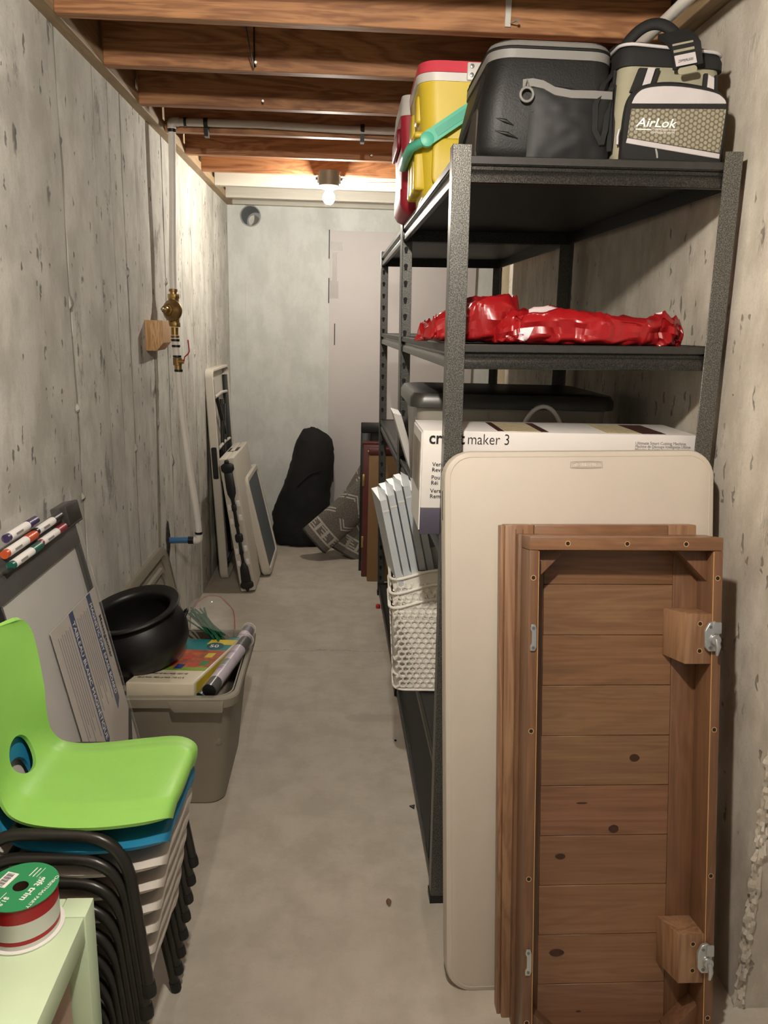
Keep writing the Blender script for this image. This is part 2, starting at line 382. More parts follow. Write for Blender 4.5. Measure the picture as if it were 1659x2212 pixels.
# far wall with the round duct opening
HX, HZ, HR = -.612, 2.128, .062
b = B(); S = .09; n = 32; z1 = 2.2
xa, xb = XL, 1.75
hx0, hx1, hz0, hz1 = HX - S, HX + S, HZ - S, z1
for (x0, x1, za, zb) in ((xa, hx0, 0, z1), (hx1, xb, 0, z1), (hx0, hx1, 0, hz0)):
    b.add([(x0, YF, za), (x1, YF, za), (x1, YF, zb), (x0, YF, zb)], [(0, 1, 2, 3)])
ci = []; sq = []
for i in range(n):
    t = 2 * math.pi * i / n; c, s_ = math.cos(t), math.sin(t); ci.append((HX + HR * c, YF, HZ + HR * s_))
    k = 1 / max(abs(c), abs(s_)); px, pz = HX + S * c * k, HZ + S * s_ * k
    sq.append((px, YF, min(pz, z1)))
b.loft([sq, ci], cap=False)
wb = b.obj('wall_back', M_BACK); tag(wb, 'white painted concrete end wall with a round duct opening', kind='structure')
b = B(); b.box(-.652, -.646, YF - .003, YF + .001, 0, 2.04); b.box(.02, .026, YF - .002, YF + .001, 1.95, 2.19); b.obj('form_joint', M_BACK, wb)
b = B(); b.box(1.72, 1.76, YR1, YF, 0, 2.3); o = b.obj('wall_recess', M_RIGHT); tag(o, 'concrete side of the recess beyond the shelving', kind='structure')
# ceiling: subfloor + joists
b = B(); b.box(-1.0, 1.9, YB, YF + .2, 2.425, 2.445); ce = b.obj('ceiling', M_OSB); tag(ce, 'oriented strand board subfloor between wooden joists', kind='structure')
XJ0, XJ1 = -.7225, .815
for k in range(-9, 8):
    y = 2.187 + .4064 * k
    m = M_WHITEWOOD if k >= 6 else M_JOIST
    b = B()
    if k in (6, 7): b.box(XJ0, 1.7, y, y + .038, ZJ, 2.424)
    else: b.box(XJ0, XJ1 if k < 5 else 1.7, y, y + .038, ZJ + .003 * (k % 2), 2.424)
    b.obj('joist', m, ce, bev=.002, seg=1)
for k in range(0, 5):
    if k == 3: continue
    b = B(); y = 2.187 + .4064 * k
    x = (.405, -.28, -.3, 0, .1)[k]
    b.cyl((x, y - .004, ZJ + .02), (x + .01, y - .05, ZJ + .012), .0016, n=8); b.cyl((x + .01, y - .05, ZJ + .012), (x + .0101, y - .0515, ZJ + .0118), .004, n=8); b.obj('nail', M_STEEL, ce)
b = B(); b.box(.392, .406, 2.178, 2.187, 2.20, 2.42); b.box(.392, .406, 2.225, 2.56, 2.40, 2.418); b.obj('metal_strap', M_PVC, ce)
# ledgers
b = B(); b.box(XL - .19, XJ0, YB, YF, ZP, ZP + .038); b.box(XL - .19, XJ0 - .012, YB, YF, ZP + .038, 2.424)
o = b.obj('trim_1', M_LEDGER, bev=.002, seg=1); tag(o, 'wooden ledger on top of the left concrete wall', kind='structure')
b = B(); b.box(XJ1, 1.05, YB, YR1, ZP + .002, ZP + .04); b.box(XJ1 + .012, 1.05, YB, YR1, ZP + .04, 2.424)
o = b.obj('trim_2', M_LEDGER, bev=.002, seg=1); tag(o, 'wooden ledger on top of the right concrete wall', kind='structure')
b = B(); b.box(XJ0, 1.75, YF - .05, YF + .1, ZP, ZP + .038); b.box(XJ0, 1.75, YF - .01, YF + .1, ZP + .038, 2.424)
o = b.obj('trim_3', M_WHITEWOOD, bev=.002, seg=1); tag(o, 'white painted wooden plate on top of the end wall', kind='structure')
# round duct in the far wall
t = thing('duct_sleeve', 'short round metal duct sleeve set in the white end wall', 'duct', (HX, YF, HZ))
b = B()
for dx in (0,):
    b.loft([[(HX + r * math.cos(2 * math.pi * i / 32), y, HZ + r * math.sin(2 * math.pi * i / 32)) for i in range(32)] for r, y in
            ((.066, YF - .006), (.066, YF + .0), (.060, YF + .02), (.060, YF + .3))], cap=False)
    b.loft([[(HX + r * math.cos(2 * math.pi * i / 32), YF - .006, HZ + r * math.sin(2 * math.pi * i / 32)) for i in range(32)] for r in (.066, .0595)], cap=False)
    b.loft([[(HX + .0595 * math.cos(2 * math.pi * i / 32), y, HZ + .0595 * math.sin(2 * math.pi * i / 32)) for i in range(32)] for y in (YF - .006, YF + .3)], cap=False)
b.obj('sleeve', M_STEEL, t, smooth=40)
b = B(); b.cyl((HX + .008, YF + .12, HZ - .016), (HX + .008, YF + .121, HZ - .016), .036, n=24); b.obj('insulation_plug', M_PVC, t)

# ================================================================== LAMPS
def lamp(x, y, z, ym, label, strength, name='bulb_socket'):
    """bare bulb under a metal box screwed to a joist; z = tip of the bulb, ym = joist face"""
    t = thing(name, label, 'light', (x, y, z))
    b = B(); b.lathe([(0, z + .085), (.05, z + .085), (.05, z + .155), (.0, z + .155)], 24, Matrix.Translation((x, y, 0))); b.obj('metal_box', mat('grey_green_metal', srgb('6d716a'), .45, .3), t, smooth=40)
    b = B(); b.lathe([(.0, z + .073), (.030, z + .072), (.048, z + .078), (.052, z + .088), (.0, z + .089)], 24, Matrix.Translation((x, y, 0))); b.obj('porcelain_collar', M_PAPERW, t, smooth=50)
    s = 1 if ym > y else -1
    for sx in (-1, 1):
        b = B(); b.box(x + sx * .048, x + sx * .058, min(y, ym), max(y, ym), z + .105, z + .135); b.cyl((x + sx * .058, y, z + .12), (x + sx * .066, y, z + .12), .006, n=8); b.obj('ear_bracket', M_STEEL, t)
    m, nt, bs = newmat('bulb_glass_' + ('far' if ym > y else 'near'))
    bs.inputs['Emission Color'].default_value = (1.0, .925, .82, 1); bs.inputs['Emission Strength'].default_value = strength
    n = noisen(nt, coords(nt), 3, 0); nt.links.new(mixc(nt, n, (.9, .88, .84), (.92, .9, .86)), bs.inputs['Base Color'])
    b = B(); b.lathe([(.0005, z), (.012, z + .002), (.022, z + .010), (.0285, z + .022), (.030, z + .034), (.027, z + .046), (.020, z + .058), (.0155, z + .068), (.0145, z + .074)], 24, Matrix.Translation((x, y, 0)))
    b.obj('bulb', m, t, smooth=60)
    return t
FARX, FARY, FARZ = -.087, 4.155, 2.042
lamp(FARX, FARY, FARZ, 4.219, 'lit bare bulb in a metal socket box on the ceiling joist', BULB_FAR)
lamp(0.0, .655, 2.005, .599, 'lit bare bulb overhead near the viewer, above the picture', BULB_NEAR)
b = B(); b.tube([(FARX + .05, 4.20, 2.175), (.0, 4.20, 2.17), (.08, 4.203, 2.155), (.16, 4.205, 2.16), (.3, 4.206, 2.165), (.6, 4.207, 2.17)], .003, 6)
tag(b.obj('lamp_cable', M_PVC, smooth=60), 'thin pale electric cable running along the joist from the bulb', 'cable')
b = B(); b.tube([(-.28, 2.21, 2.42), (-.28, 2.225, 2.30), (-.279, 2.56, 2.19), (-.279, 2.588, 2.20), (-.278, 2.589, 2.41)], .002, 6)
tag(b.obj('hanging_wire', M_BLACKR, smooth=60), 'thin dark wire hanging across the first joists', 'wire')

# ================================================================== PLUMBING
t = thing('water_pipe', 'white water supply pipe with brass regulator rising along the left wall', 'pipe', (XL, 3.35, .52))
PX = -.700
def arc(a, b_, c_, n=6):
    a, b_, c_ = Vector(a), Vector(b_), Vector(c_)
    return [a * (1 - u) ** 2 + b_ * 2 * u * (1 - u) + c_ * u * u for u in [i / n for i in range(n + 1)]]
PY = 3.375
b = B(); b.tube([(PX + .012, PY, 2.20), (PX + .008, PY - .004, 1.95), (PX, PY - .012, 1.70), (PX, PY - .02, 1.585)], .0145, 14); b.obj('upper_pipe', M_PEX, t, smooth=50)
b = B(); b.tube([(PX + .02, PY, 2.218), (-.35, PY, 2.222), (0, PY - .003, 2.214), (.3, PY, 2.217), (.75, PY, 2.22)], .0145, 14); b.obj('joist_pipe', M_PVC, t, smooth=50)
b = B(); b.tube([(PX + .012, PY, 2.196), (PX + .012, PY, 2.212)] + arc((PX + .012, PY, 2.212), (PX + .012, PY, 2.219), (PX + .022, PY, 2.219)) + [(PX + .04, PY, 2.219)], .0175, 14); b.obj('elbow', M_PVC, t, smooth=50)
def ringz(x, y, z, r, h, m, name='crimp_ring', ax='z'):
    b = B(); d = {'z': (0, 0, h / 2), 'x': (h / 2, 0, 0), 'y': (0, h / 2, 0)}[ax]
    b.cyl(Vector((x, y, z)) - Vector(d), Vector((x, y, z)) + Vector(d), r, n=18); return b.obj(name, m, t, smooth=40)
ringz(PX + .012, PY, 2.186, .017, .012, M_BLACK); ringz(PX + .065, PY, 2.219, .0175, .010, M_BLACK, ax='x')
for x in (-.555, .06):
    b = B(); b.cyl((x - .008, PY, 2.219), (x + .008, PY, 2.219), .019, n=16); b.box(x - .008, x + .008, PY - .004, 3.406, 2.17, 2.219); b.cyl((x, PY - .006, 2.182), (x, PY - .002, 2.182), .004, n=8); b.obj('pipe_clamp', M_BLACK, t, smooth=40)
RY = PY - .022
ringz(PX, RY, 1.580, .0175, .010, M_BRASSD); ringz(PX, RY, 1.565, .014, .018, M_BRASS, 'nipple')
def hexn(z, r, h):
    b = B(); b.cyl((PX, RY, z), (PX, RY, z + h), r, n=6); return b.obj('hex_nut', M_BRASS, t, bev=.001)
hexn(1.548, .024, .018); ringz(PX, RY, 1.50, .021, .10, M_BRASSD, 'regulator_body')
b = B(); MR = frame((PX + .0, RY - .02, 1.498), (1, 0, 0), (0, 0, 1))
qd = Vector((-.36, -.93, .05)).normalized(); base = Vector((PX, RY - .01, 1.500))
def lat(prof, m, name):
    b = B(); M = Matrix.Translation(base) @ qd.to_track_quat('Z', 'Y').to_matrix().to_4x4(); b.lathe(prof, 28, M); return b.obj(name, m, t, smooth=40)
lat([(0, 0), (.042, 0), (.044, .006), (.044, .012), (.036, .022), (.026, .034), (.0, .036)], M_BRASSD, 'regulator_dome')
b = B(); M = Matrix.Translation(base) @ qd.to_track_quat('Z', 'Y').to_matrix().to_4x4(); b.cyl((0, 0, .030), (0, 0, .044), .022, n=6, M=M); b.obj('hex_nut', M_BRASS, t, bev=.001)
lat([(0, .044), (.015, .044), (.014, .066), (.0, .066)], M_BRASS, 'adjusting_neck'); lat([(0, .066), (.007, .066), (.006, .082), (.0, .083)], M_CHROME, 'adjusting_screw')
hexn(1.435, .024, .018); ringz(PX, RY, 1.418, .015, .03, M_BRASS, 'nipple')
b = B(); b.tube([(PX, RY, 1.405), (PX + .003, RY, 1.36), (PX + .006, RY, 1.318)], .0145, 14); b.obj('short_pipe', M_PEX, t, smooth=50)
for z, m in ((1.396, M_BRASSD), (1.382, M_BLACK), (1.358, M_BLACK), (1.316, M_BLACK)):
    ringz(PX + .003 * (1.4 - z) / .04, RY, z, .0175, .009, m)
ringz(PX + .007, RY, 1.295, .0185, .03, M_BRASSD, 'valve_body'); ringz(PX + .024, RY - .012, 1.296, .009, .024, M_BRASS, 'valve_stem', 'x')
b = B(); b.tube([(PX + .036, RY - .014, 1.296), (PX + .040, RY - .015, 1.315), (PX + .055, RY - .016, 1.328), (PX + .060, RY - .016, 1.338), (PX + .056, RY - .016, 1.385)], .0038, 8, flat=.5); b.obj('valve_lever', M_RED, t, smooth=50)
ringz(PX + .009, RY, 1.270, .0155, .018, M_BRASS, 'nipple'); ringz(PX + .010, RY, 1.258, .0175, .009, M_BLACK)
E1 = (-.628, 3.36, .548)
b = B(); b.tube([(PX + .010, RY, 1.262), (PX + .012, RY, 1.20), (PX + .022, RY, 1.05), (PX + .040, RY + .002, .86), (PX + .060, RY + .005, .70), (-.630, 3.36, .60), (-.628, 3.36, .560)], .0145, 14); b.obj('lower_pipe', M_PEX, t, smooth=50)
ringz(E1[0], E1[1], .556, .0165, .008, M_BLACK)
b = B(); b.tube([(E1[0], E1[1], .548)] + arc((E1[0], E1[1], .535), (E1[0], E1[1], .522), (E1[0] - .014, E1[1], .522)) + [(E1[0] - .024, E1[1], .522)], .0165, 14); b.obj('elbow', M_PEX, t, smooth=50)
ringz(E1[0] - .034, E1[1], .522, .017, .024, M_BLACK, 'crimp_ring', 'x')
b = B(); b.tube([(E1[0] - .045, E1[1], .522), (XL - .05, E1[1] - .005, .520)], .0135, 14); b.obj('blue_inlet_pipe', M_BLUE, t, smooth=50)
b = B(); b.grid(lambda u, v: (XL + .003 + .010 * (nz((u * 4, v * 6, 3), 2) + .3) * math.sin(math.pi * u) * math.sin(math.pi * v), 3.35 + (u - .5) * .075 * (1 + .5 * nz((v * 3, 1, 2), 2)) * math.sin(math.pi * (.08 + .84 * v)), .525 + (v - .5) * .17), 12, 20)
tag(b.obj('wall_hole_grout', mat('dark_broken_grout', srgb('2b241f'), .95, var=.5, vs=60, bump=.6, bs=90), smooth=40), 'dark ragged broken patch in the wall around the blue inlet pipe', 'hole')
b = B(); b.add([(XL, 3.11, 1.46), (-.695, 3.11, 1.46), (-.695, 3.11, 1.375), (-.72, 3.11, 1.345), (XL, 3.11, 1.345), (XL, 3.30, 1.46), (-.705, 3.30, 1.46), (-.705, 3.30, 1.375), (-.73, 3.30, 1.345), (XL, 3.30, 1.345)],
     [(0, 1, 2, 3, 4), (9, 8, 7, 6, 5), (0, 5, 6, 1), (1, 6, 7, 2), (2, 7, 8, 3), (3, 8, 9, 4), (4, 9, 5, 0)])
tag(b.obj('wood_block', M_BLOCKW, bev=.002), 'small raw wooden block fixed to the wall beside the brass regulator', 'block')
b = B(); b.tube([(.732, .6, 2.165), (.732, 2.0, 2.165), (.728, 3.2, 2.168), (.728, 4.2, 2.168)], .0135, 14)
tag(b.obj('ceiling_pipe', M_PEX, smooth=50), 'white plastic pipe under the joists above the cooler bags', 'pipe')
# ---- CONTINUED ----
# ================================================================== SHELVING UNITS
SX, SY, SYAW, STILT, SW, SD, SH = .2435, 1.7395, .0166, .0136, .6216, 1.2207, 1.83
SROT = Matrix.Rotation(SYAW, 4, 'Z') @ Matrix.Rotation(-STILT, 4, 'Y')
LEVELS = [1.808, 1.423, .975, .405, .060]
def shp(a, b_, z): return Matrix.Translation((SX, SY, 0)) @ SROT @ Vector((a, b_, z))
_keyhole = None
def shelving(b0, label):
    global _keyhole
    t = thing('shelving_unit', label, 'shelving', M=Matrix.Translation(shp(0, b0, 0)) @ SROT, group='grey metal shelving units')
    D = SD - .004; W = .040; th = .0025
    for (a, sa) in ((0, 1), (SW, -1)):
        for (y, sy) in ((0, 1), (D, -1)):
            poly = [(a, y), (a + sa * W, y), (a + sa * W, y + sy * th), (a + sa * th, y + sy * th), (a + sa * th, y + sy * W), (a, y + sy * W)]
            b = B(); b.prism(poly, .0, SH); p = b.obj('post', M_METAL, t, bev=.0008, seg=1)
            b = B(); b.prism([(a - sa * .002, y - sy * .002), (a + sa * (W + .002), y - sy * .002), (a + sa * (W + .002), y + sy * .006), (a + sa * .006, y + sy * (W + .002)), (a - sa * .002, y + sy * (W + .002))], -.001, .02); b.obj('foot_cap', M_BLACK, p)
            if sy < 0 and sa > 0:
                if _keyhole is None:
                    kb = B(); out = []
                    for i in range(10): tt = R(-40 + 260 * i / 9); out.append((.0075 * math.cos(tt), .0075 * math.sin(tt) + .006))
                    out += [(-.004, -.010), (.004, -.010)]
                    kb.prism(out, -.0006, .0006); _keyhole = kb.mesh('keyhole_slot'); _keyhole.materials.append(M_BLACKR)
                for k in range(30):
                    z = SH - .045 - k * .0585
                    s = link('keyhole_slot', _keyhole, None, p)
                    s.matrix_local = Matrix.Translation((a + .018, y - th - .0004, z)) @ Matrix.Rotation(R(90), 4, 'X')
    for z in LEVELS:
        b = B(); b.prism(rrect(.004, SW - .004, .004, D - .004, .006, 2), z - .014, z); s = b.obj('shelf_board', M_DECK, t)
        # edge lip + stepped beam on each side
        def beam(p0, p1, nx, ny):
            d = Vector((p1[0] - p0[0], p1[1] - p0[1], 0)); L = d.length; M = frame((p0[0], p0[1], z), d, (0, 0, 1))
            # profile: x = outward, y = up
            q = [(-.010, .002), (.000, .002), (.0015, -.002), (.0015, -.012), (-.001, -.016), (-.006, -.018), (-.006, -.024), (.000, -.031), (.0015, -.037), (.0015, -.050), (-.002, -.052), (-.010, -.052)]
            b = B(); ring = lambda u: [Vector((p0[0], p0[1], z)) + d * u + Vector((nx, ny, 0)) * (px - .0015) + Vector((0, 0, py)) for px, py in q]
            b.loft([ring(0), ring(1)]); return b.obj('beam', M_METALD, s, smooth=35)
        e = .006
        beam((W * .5, e), (SW - W * .5, e), 0, -1); beam((W * .5, D - e), (SW - W * .5, D - e), 0, 1)
        beam((e, W * .5), (e, D - W * .5), -1, 0); beam((SW - e, W * .5), (SW - e, D - W * .5), 1, 0)
    return t
shelving(0, 'grey metal shelving unit nearest the viewer, holding coolers and the white boxed machine')
shelving(SD - .004 + .002, 'grey metal shelving unit further back, nearest the white end wall')
DK = lambda i, a=.3: LEVELS[i] + .0136 * a      # deck height in the world at local a

# ================================================================== AIRLOK BAG
KHAKI = mat('khaki_canvas', srgb('8f8a74'), .85, var=.06, vs=40, bump=.3, bs=700)
BFAB = mat('black_fabric', srgb('131212'), .8, var=.1, vs=50, bump=.3, bs=600)
WFAB = mat('white_fabric', srgb('b4afaf'), .7, var=.05, vs=25, bump=.15, bs=120)
def honey():
    m, nt, b = newmat('honeycomb_mesh'); tc = nn(nt, 'ShaderNodeTexCoord').outputs['Object']
    sp = nn(nt, 'ShaderNodeSeparateXYZ'); nt.links.new(tc, sp.inputs[0]); X, Z = sp.outputs[0], sp.outputs[2]; K = 2 * math.pi / .0090; tot = None
    for a in (0, 60, 120):
        w = mth(nt, 'COSINE', mth(nt, 'ADD', mth(nt, 'MULTIPLY', X, K * math.cos(R(a))), mth(nt, 'MULTIPLY', Z, K * math.sin(R(a)))))
        tot = w if tot is None else mth(nt, 'ADD', tot, w)
    f = ramp(nt, mth(nt, 'MULTIPLY', mth(nt, 'ADD', tot, 1.5), .222), [(.12, 0.), (.34, 1.)])
    nt.links.new(mixc(nt, f, srgb('5f5a4c'), srgb('8f8975')), b.inputs['Base Color']); b.inputs['Roughness'].default_value = .45
    bumpn(nt, b, f, .35, .0015); return m
M_HONEY = honey()
zb = DK(0, .45) + .001
AX0, AX1, AY0, AY1 = .572, .808, 1.786, 2.02
t = thing('cooler_bag', 'khaki and black soft cooler bag reading AirLok on the top shelf', 'bag', ((AX0 + AX1) / 2, (AY0 + AY1) / 2, zb))
b = B(); rings = []
for z, ins in ((0, .012), (.006, .004), (.02, 0), (.10, -.004), (.19, .002), (.212, .004)):
    rings.append([(x, y, zb + z) for x, y in rrect(AX0 + ins + .02 * z, AX1 - ins - .06 * z, AY0 + ins + .05 * z, AY1 - ins - .05 * z, .03, 5)])
b.loft(rings); body = b.obj('body', KHAKI, t, smooth=40)
b = B(); rings = []
for z, ins in ((.192, -.003), (.208, -.003), (.222, .002), (.232, .012), (.236, .03)):
    rings.append([(x, y, zb + z + (.012 * (AX1 - x) / (AX1 - AX0) if z > .2 else 0)) for x, y in rrect(AX0 + ins + .02 * z, AX1 - ins - .05 * z, AY0 + ins + .05 * z, AY1 - ins - .05 * z, .03, 5)])
b.loft(rings); b.obj('lid', BFAB, t, smooth=40)
pth = [(x, y, zb + .222 + .012 * (AX1 - x) / (AX1 - AX0)) for x, y in rrect(AX0 + .001, AX1 - .012, AY0 + .008, AY1 - .012, .03, 5)]
b = B(); b.tube(pth, .0035, 8, closed=True); b.obj('piping', WFAB, t, smooth=60)
FY = AY0 - .004
def chaikin(P, n=2):
    for _ in range(n): P = [q for i in range(len(P)) for q in ((P[i][0] * .75 + P[(i + 1) % len(P)][0] * .25, P[i][1] * .75 + P[(i + 1) % len(P)][1] * .25), (P[i][0] * .25 + P[(i + 1) % len(P)][0] * .75, P[i][1] * .25 + P[(i + 1) % len(P)][1] * .75))]
    return P
def fp(poly, y0, y1, m, name, bev=.001, par=None):      # polygon in (x, z) extruded toward the viewer
    b = B(); b.prism(poly, 0, 1, Matrix(((1, 0, 0, 0), (0, 0, y0 - y1, y1), (0, 1, 0, zb), (0, 0, 0, 1)))); return b.obj(name, m, par or t, bev=bev, seg=1)
def fy(z): return AY0 + .05 * z
# the front panels lie on the slightly reclined front face
fp([(AX0 + .022, .138), (AX0 + .042, .138), (AX0 + .058, .185), (AX0 + .038, .185)], AY0 + .004, AY0 - .004, BFAB, 'strap_backing')
fp([(AX0 + .044, .138), (AX0 + .060, .138), (AX0 + .072, .186), (AX0 + .056, .186)], AY0 + .004, AY0 - .0055, WFAB, 'strap_stripe')
fp([(AX0 + .062, .138), (AX0 + .070, .138), (AX0 + .082, .186), (AX0 + .074, .186)], AY0 + .004, AY0 - .004, BFAB, 'strap_backing')
fp([(AX1 - .058, .138), (AX1 - .050, .138), (AX1 - .050, .180), (AX1 - .058, .180)], AY0 + .004, AY0 - .004, BFAB, 'strap_backing')
fp([(AX1 - .049, .122), (AX1 - .031, .122), (AX1 - .036, .172), (AX1 - .049, .177)], AY0 + .004, AY0 - .0055, WFAB, 'strap_stripe')
fp([(AX1 - .029, .122), (AX1 - .022, .122), (AX1 - .028, .178), (AX1 - .034, .178)], AY0 + .004, AY0 - .004, BFAB, 'strap_backing')
# side panel: black upper part
b = B(); b.prism([(AY0 + .035, .19), (AY1 - .04, .19), (AY1 - .035, .06), (AY0 + .035, .115)], 0, 1, Matrix(((0, 0, -.006, AX0 + .002), (1, 0, 0, 0), (0, 1, 0, zb), (0, 0, 0, 1)))); b.obj('side_panel', BFAB, t, bev=.001)
# front pocket
px0, px1 = AX0 + .012, AX1 - .004
pk = [(px0, .0), (px1, .0), (px1 + .002, .098), (px1 - .004, .130), (px1 - .03, .149), (px0 + .10, .160), (px0 + .035, .152), (px0 + .010, .135), (px0, .10)]
fp(pk[:2] + chaikin(pk)[4:-2], AY0 + .01, AY0 - .018, BFAB, 'pocket', .005)
P0, P1 = AY0 - .015, AY0 - .0195
fp((lambda L: L[:2] + chaikin(L)[4:-2])([(px0 + .011, .112), (px1 - .006, .119), (px1 - .010, .128), (px1 - .032, .141), (px0 + .10, .150), (px0 + .037, .144), (px0 + .018, .130)]), P0, P1, WFAB, 'pocket_top_panel')
fp([(px0 + .008, .046), (px1 - .008, .022), (px1 - .005, .109), (px0 + .011, .102)], P0, P1, M_HONEY, 'honeycomb_panel')
fp([(px0 + .006, .035), (px1 - .008, .010), (px1 - .008, .021), (px0 + .008, .045)], P0, P1 - .0006, WFAB, 'white_stripe')
text('AirLok', .0245, M_PAPERW, t, frame((px0 + .024, P1 - .0008, zb + .068), (1, 0, .0), (0, 0, 1)), bold=.012, shear=.25, width=.088)
b = B(); b.box(px0 + .024, px0 + .058, P1 - .0008, P1, zb + .0615, zb + .0635); b.obj('underline', M_PAPERW, t)
for k in range(2): text('COMPRESSION SYSTEM', .006, M_PAPER, t, frame((px0 + .060 - .004 * k, P1 - .0008, zb + .0615 - .006 * k), (1, 0, 0), (0, 0, 1)), width=.052)
b = B(); b.tube([(px0 + .072, P1 + .002, zb + .026), (px0 + .075, P1 + .001, zb + .017), (px0 + .077, P1 + .002, zb + .008)], .0022, 6); b.obj('zip_pull', M_CHROME, t, smooth=60)
b = B(); b.tube([(px0 - .006, AY0 - .004, zb + .064), (px0 - .009, AY0 - .006, zb + .050), (px0 - .008, AY0 - .006, zb + .034)], .003, 6); b.obj('zip_pull', WFAB, t, smooth=60)
# handles
def strap(pts, w, th, m, name, par, wd=(0, 1, 0)):
    b = B(); wd = Vector(wd) * w / 2; rings = []
    P = [Vector(p) for p in pts]
    for i, p in enumerate(P):
        tg = (P[min(i + 1, len(P) - 1)] - P[max(i - 1, 0)]).normalized(); nv = tg.cross(wd.normalized()).normalized() * th / 2
        rings.append([p - wd - nv, p + wd - nv, p + wd + nv, p - wd + nv])
    b.loft(rings); return b.obj(name, m, par, smooth=40)
zt = zb + .24
ax = lambda x0, x1, h, y0, y1, n=12: [(x0 + (x1 - x0) * (i / n), y0 + (y1 - y0) * i / n, zt - .012 + h * math.sin(math.pi * i / n) ** .6) for i in range(n + 1)]
b = B(); b.tube(ax(AX0 + .022, AX0 + .142, .060, 1.86, 1.82, 16), .0135, 10, flat=.75); b.obj('handle', BFAB, t, smooth=50)
b = B(); b.tube(ax(AX0 + .012, AX0 + .100, .048, 1.95, 1.95, 16), .012, 10, flat=.75); b.obj('handle', BFAB, t, smooth=50)
# name tag flap over the front
fl_ = []
for i in range(9):
    u = i / 8; fl_.append((AX0 + .112 + .024 * u, AY0 + .03 - .045 * min(1, u * 1.6), zb + .262 - .075 * u + .012 * math.sin(math.pi * u)))
strap(fl_, .062, .010, BFAB, 'handle_wrap', t, (.95, 0, .22))
FT = frame((AX0 + .1255, AY0 - .0215, zb + .203), (.965, 0, .22), (-.2, .18, .95))
def tagp(x0, x1, y0, y1, m, name, r=.004):
    b = B(); b.prism(rrect(x0, x1, y0, y1, r, 3), .0, .0015, FT); return b.obj(name, m, t)
tagp(-.022, .022, -.016, .006, WFAB, 'name_label', .001); tagp(-.022, .022, .012, .030, KHAKI, 'wrap_panel', .001); tagp(-.020, .020, -.034, -.020, KHAKI, 'wrap_panel', .006)
text('ZIPPERLESS', .007, M_INK, t, FT @ Matrix.Translation((-.017, -.009, .0018)), shear=.3, width=.033)
strap([(AX0 + .02, 1.86, zt - .03), (AX0 - .03, 1.80, zb + .155), (AX0 - .050, 1.782, zb + .11), (AX0 - .048, 1.78, zb + .06), (AX0 - .030, 1.782, zb + .034), (AX0 - .024, 1.784, zb + .06), (AX0 - .016, 1.80, zb + .14), (AX0 + .022, 1.87, zt - .034)], .012, .003, BFAB, 'hanging_strap', t, (1, 0, .1))
strap([(AX0 - .012, 1.805, zb + .15), (AX0 - .012, 1.795, zb + .08), (AX0 - .010, 1.79, zb + .022), (AX0 - .004, 1.80, zb + .06), (AX0 + .002, 1.82, zb + .16)], .010, .003, BFAB, 'hanging_strap', t, (1, 0, .1))

# ================================================================== BLACK SOFT COOLER
GREYT = mat('grey_trim', srgb('777571'), .55, var=.06)
BNYL = mat('black_nylon', srgb('121212'), .55, var=.25, vs=60, bump=.35, bs=260)
BNYL2 = mat('black_smooth_nylon', srgb('0d0d0e'), .6, var=.1, vs=20, bump=.2, bs=40)
BROWNM = mat('brown_mesh', srgb('3a322c'), .75, var=.25, vs=90, stretch=(1, 1, .1))
zb = DK(0, .2) + .001
X0, X1, Y0, Y1 = .298, .566, 1.80, 2.19
t = thing('soft_cooler', 'large black soft cooler with grey rim and grey zip on the top shelf', 'cooler', ((X0 + X1) / 2, (Y0 + Y1) / 2, zb))
b = B(); rings = []
for z, ins in ((0, .02), (.008, .008), (.03, .0), (.12, -.004), (.20, .004), (.212, .008)):
    rr = []
    for x, y in rrect(X0 + ins - .02 * (1 - z / .21), X1 - ins, Y0 + ins, Y1 - ins, .045, 6):
        rr.append((x + .004 * nz((y * 8, z * 10, 2), 1.5), y + .005 * nz((x * 12, z * 14, 5), 1.2), zb + z))
    rings.append(rr)
b.loft(rings); b.obj('body', BNYL, t, smooth=50)
def rim(z0, z1, ins0, ins1, m, name, x_=0):
    b = B(); b.loft([[(x, y, zb + z) for x, y in rrect(X0 + i, X1 - i, Y0 + i, Y1 - i, .055, 6)] for z, i in ((z0, ins0), (z1, ins1), (z1 + .002, ins1 + .01))]); return b.obj(name, m, t, smooth=40)
rim(.203, .220, .000, .000, GREYT, 'lower_rim'); rim(.2225, .226, .004, .004, BFAB, 'zip_gap'); rim(.2265, .238, .000, .006, GREYT, 'upper_rim')
b = B(); b.loft([[(x, y, zb + z) for x, y in rrect(X0 + i, X1 - i, Y0 + i, Y1 - i, .05, 6)] for z, i in ((.236, .004), (.243, .03), (.245, .08))]); b.obj('lid_top', BFAB, t, smooth=40)
b = B()   # front pocket, slightly puffed
def puff(u, v):
    x = .385 + u * .178; z = zb + .006 + v * (.150 - .02 * u)
    return (x, Y0 - .002 - .016 * math.sin(math.pi * min(1, max(0, u * 1.0))) ** .5 * math.sin(math.pi * (.05 + .9 * v)) ** .5 + .003 * nz((u * 4, v * 5, 8), 1.5), z)
b.grid(puff, 20, 16); b.obj('front_pocket', BNYL2, t, smooth=60)
zl = [(.368, Y0 - .004, zb + .152), (.388, Y0 - .007, zb + .154), (.41, Y0 - .010, zb + .150), (.435, Y0 - .012, zb + .138), (.47, Y0 - .013, zb + .133), (.52, Y0 - .012, zb + .134), (.56, Y0 - .006, zb + .135)]
strap(zl, .016, .004, GREYT, 'zip_tape', t, (0, .15, 1))
b = B(); c0 = Vector((.375, Y0 - .018, zb + .128)); b.tube([c0 + Vector((.0135 * math.cos(2 * math.pi * i / 20), 0, .0135 * math.sin(2 * math.pi * i / 20))) for i in range(20)], .003, 8, closed=True)
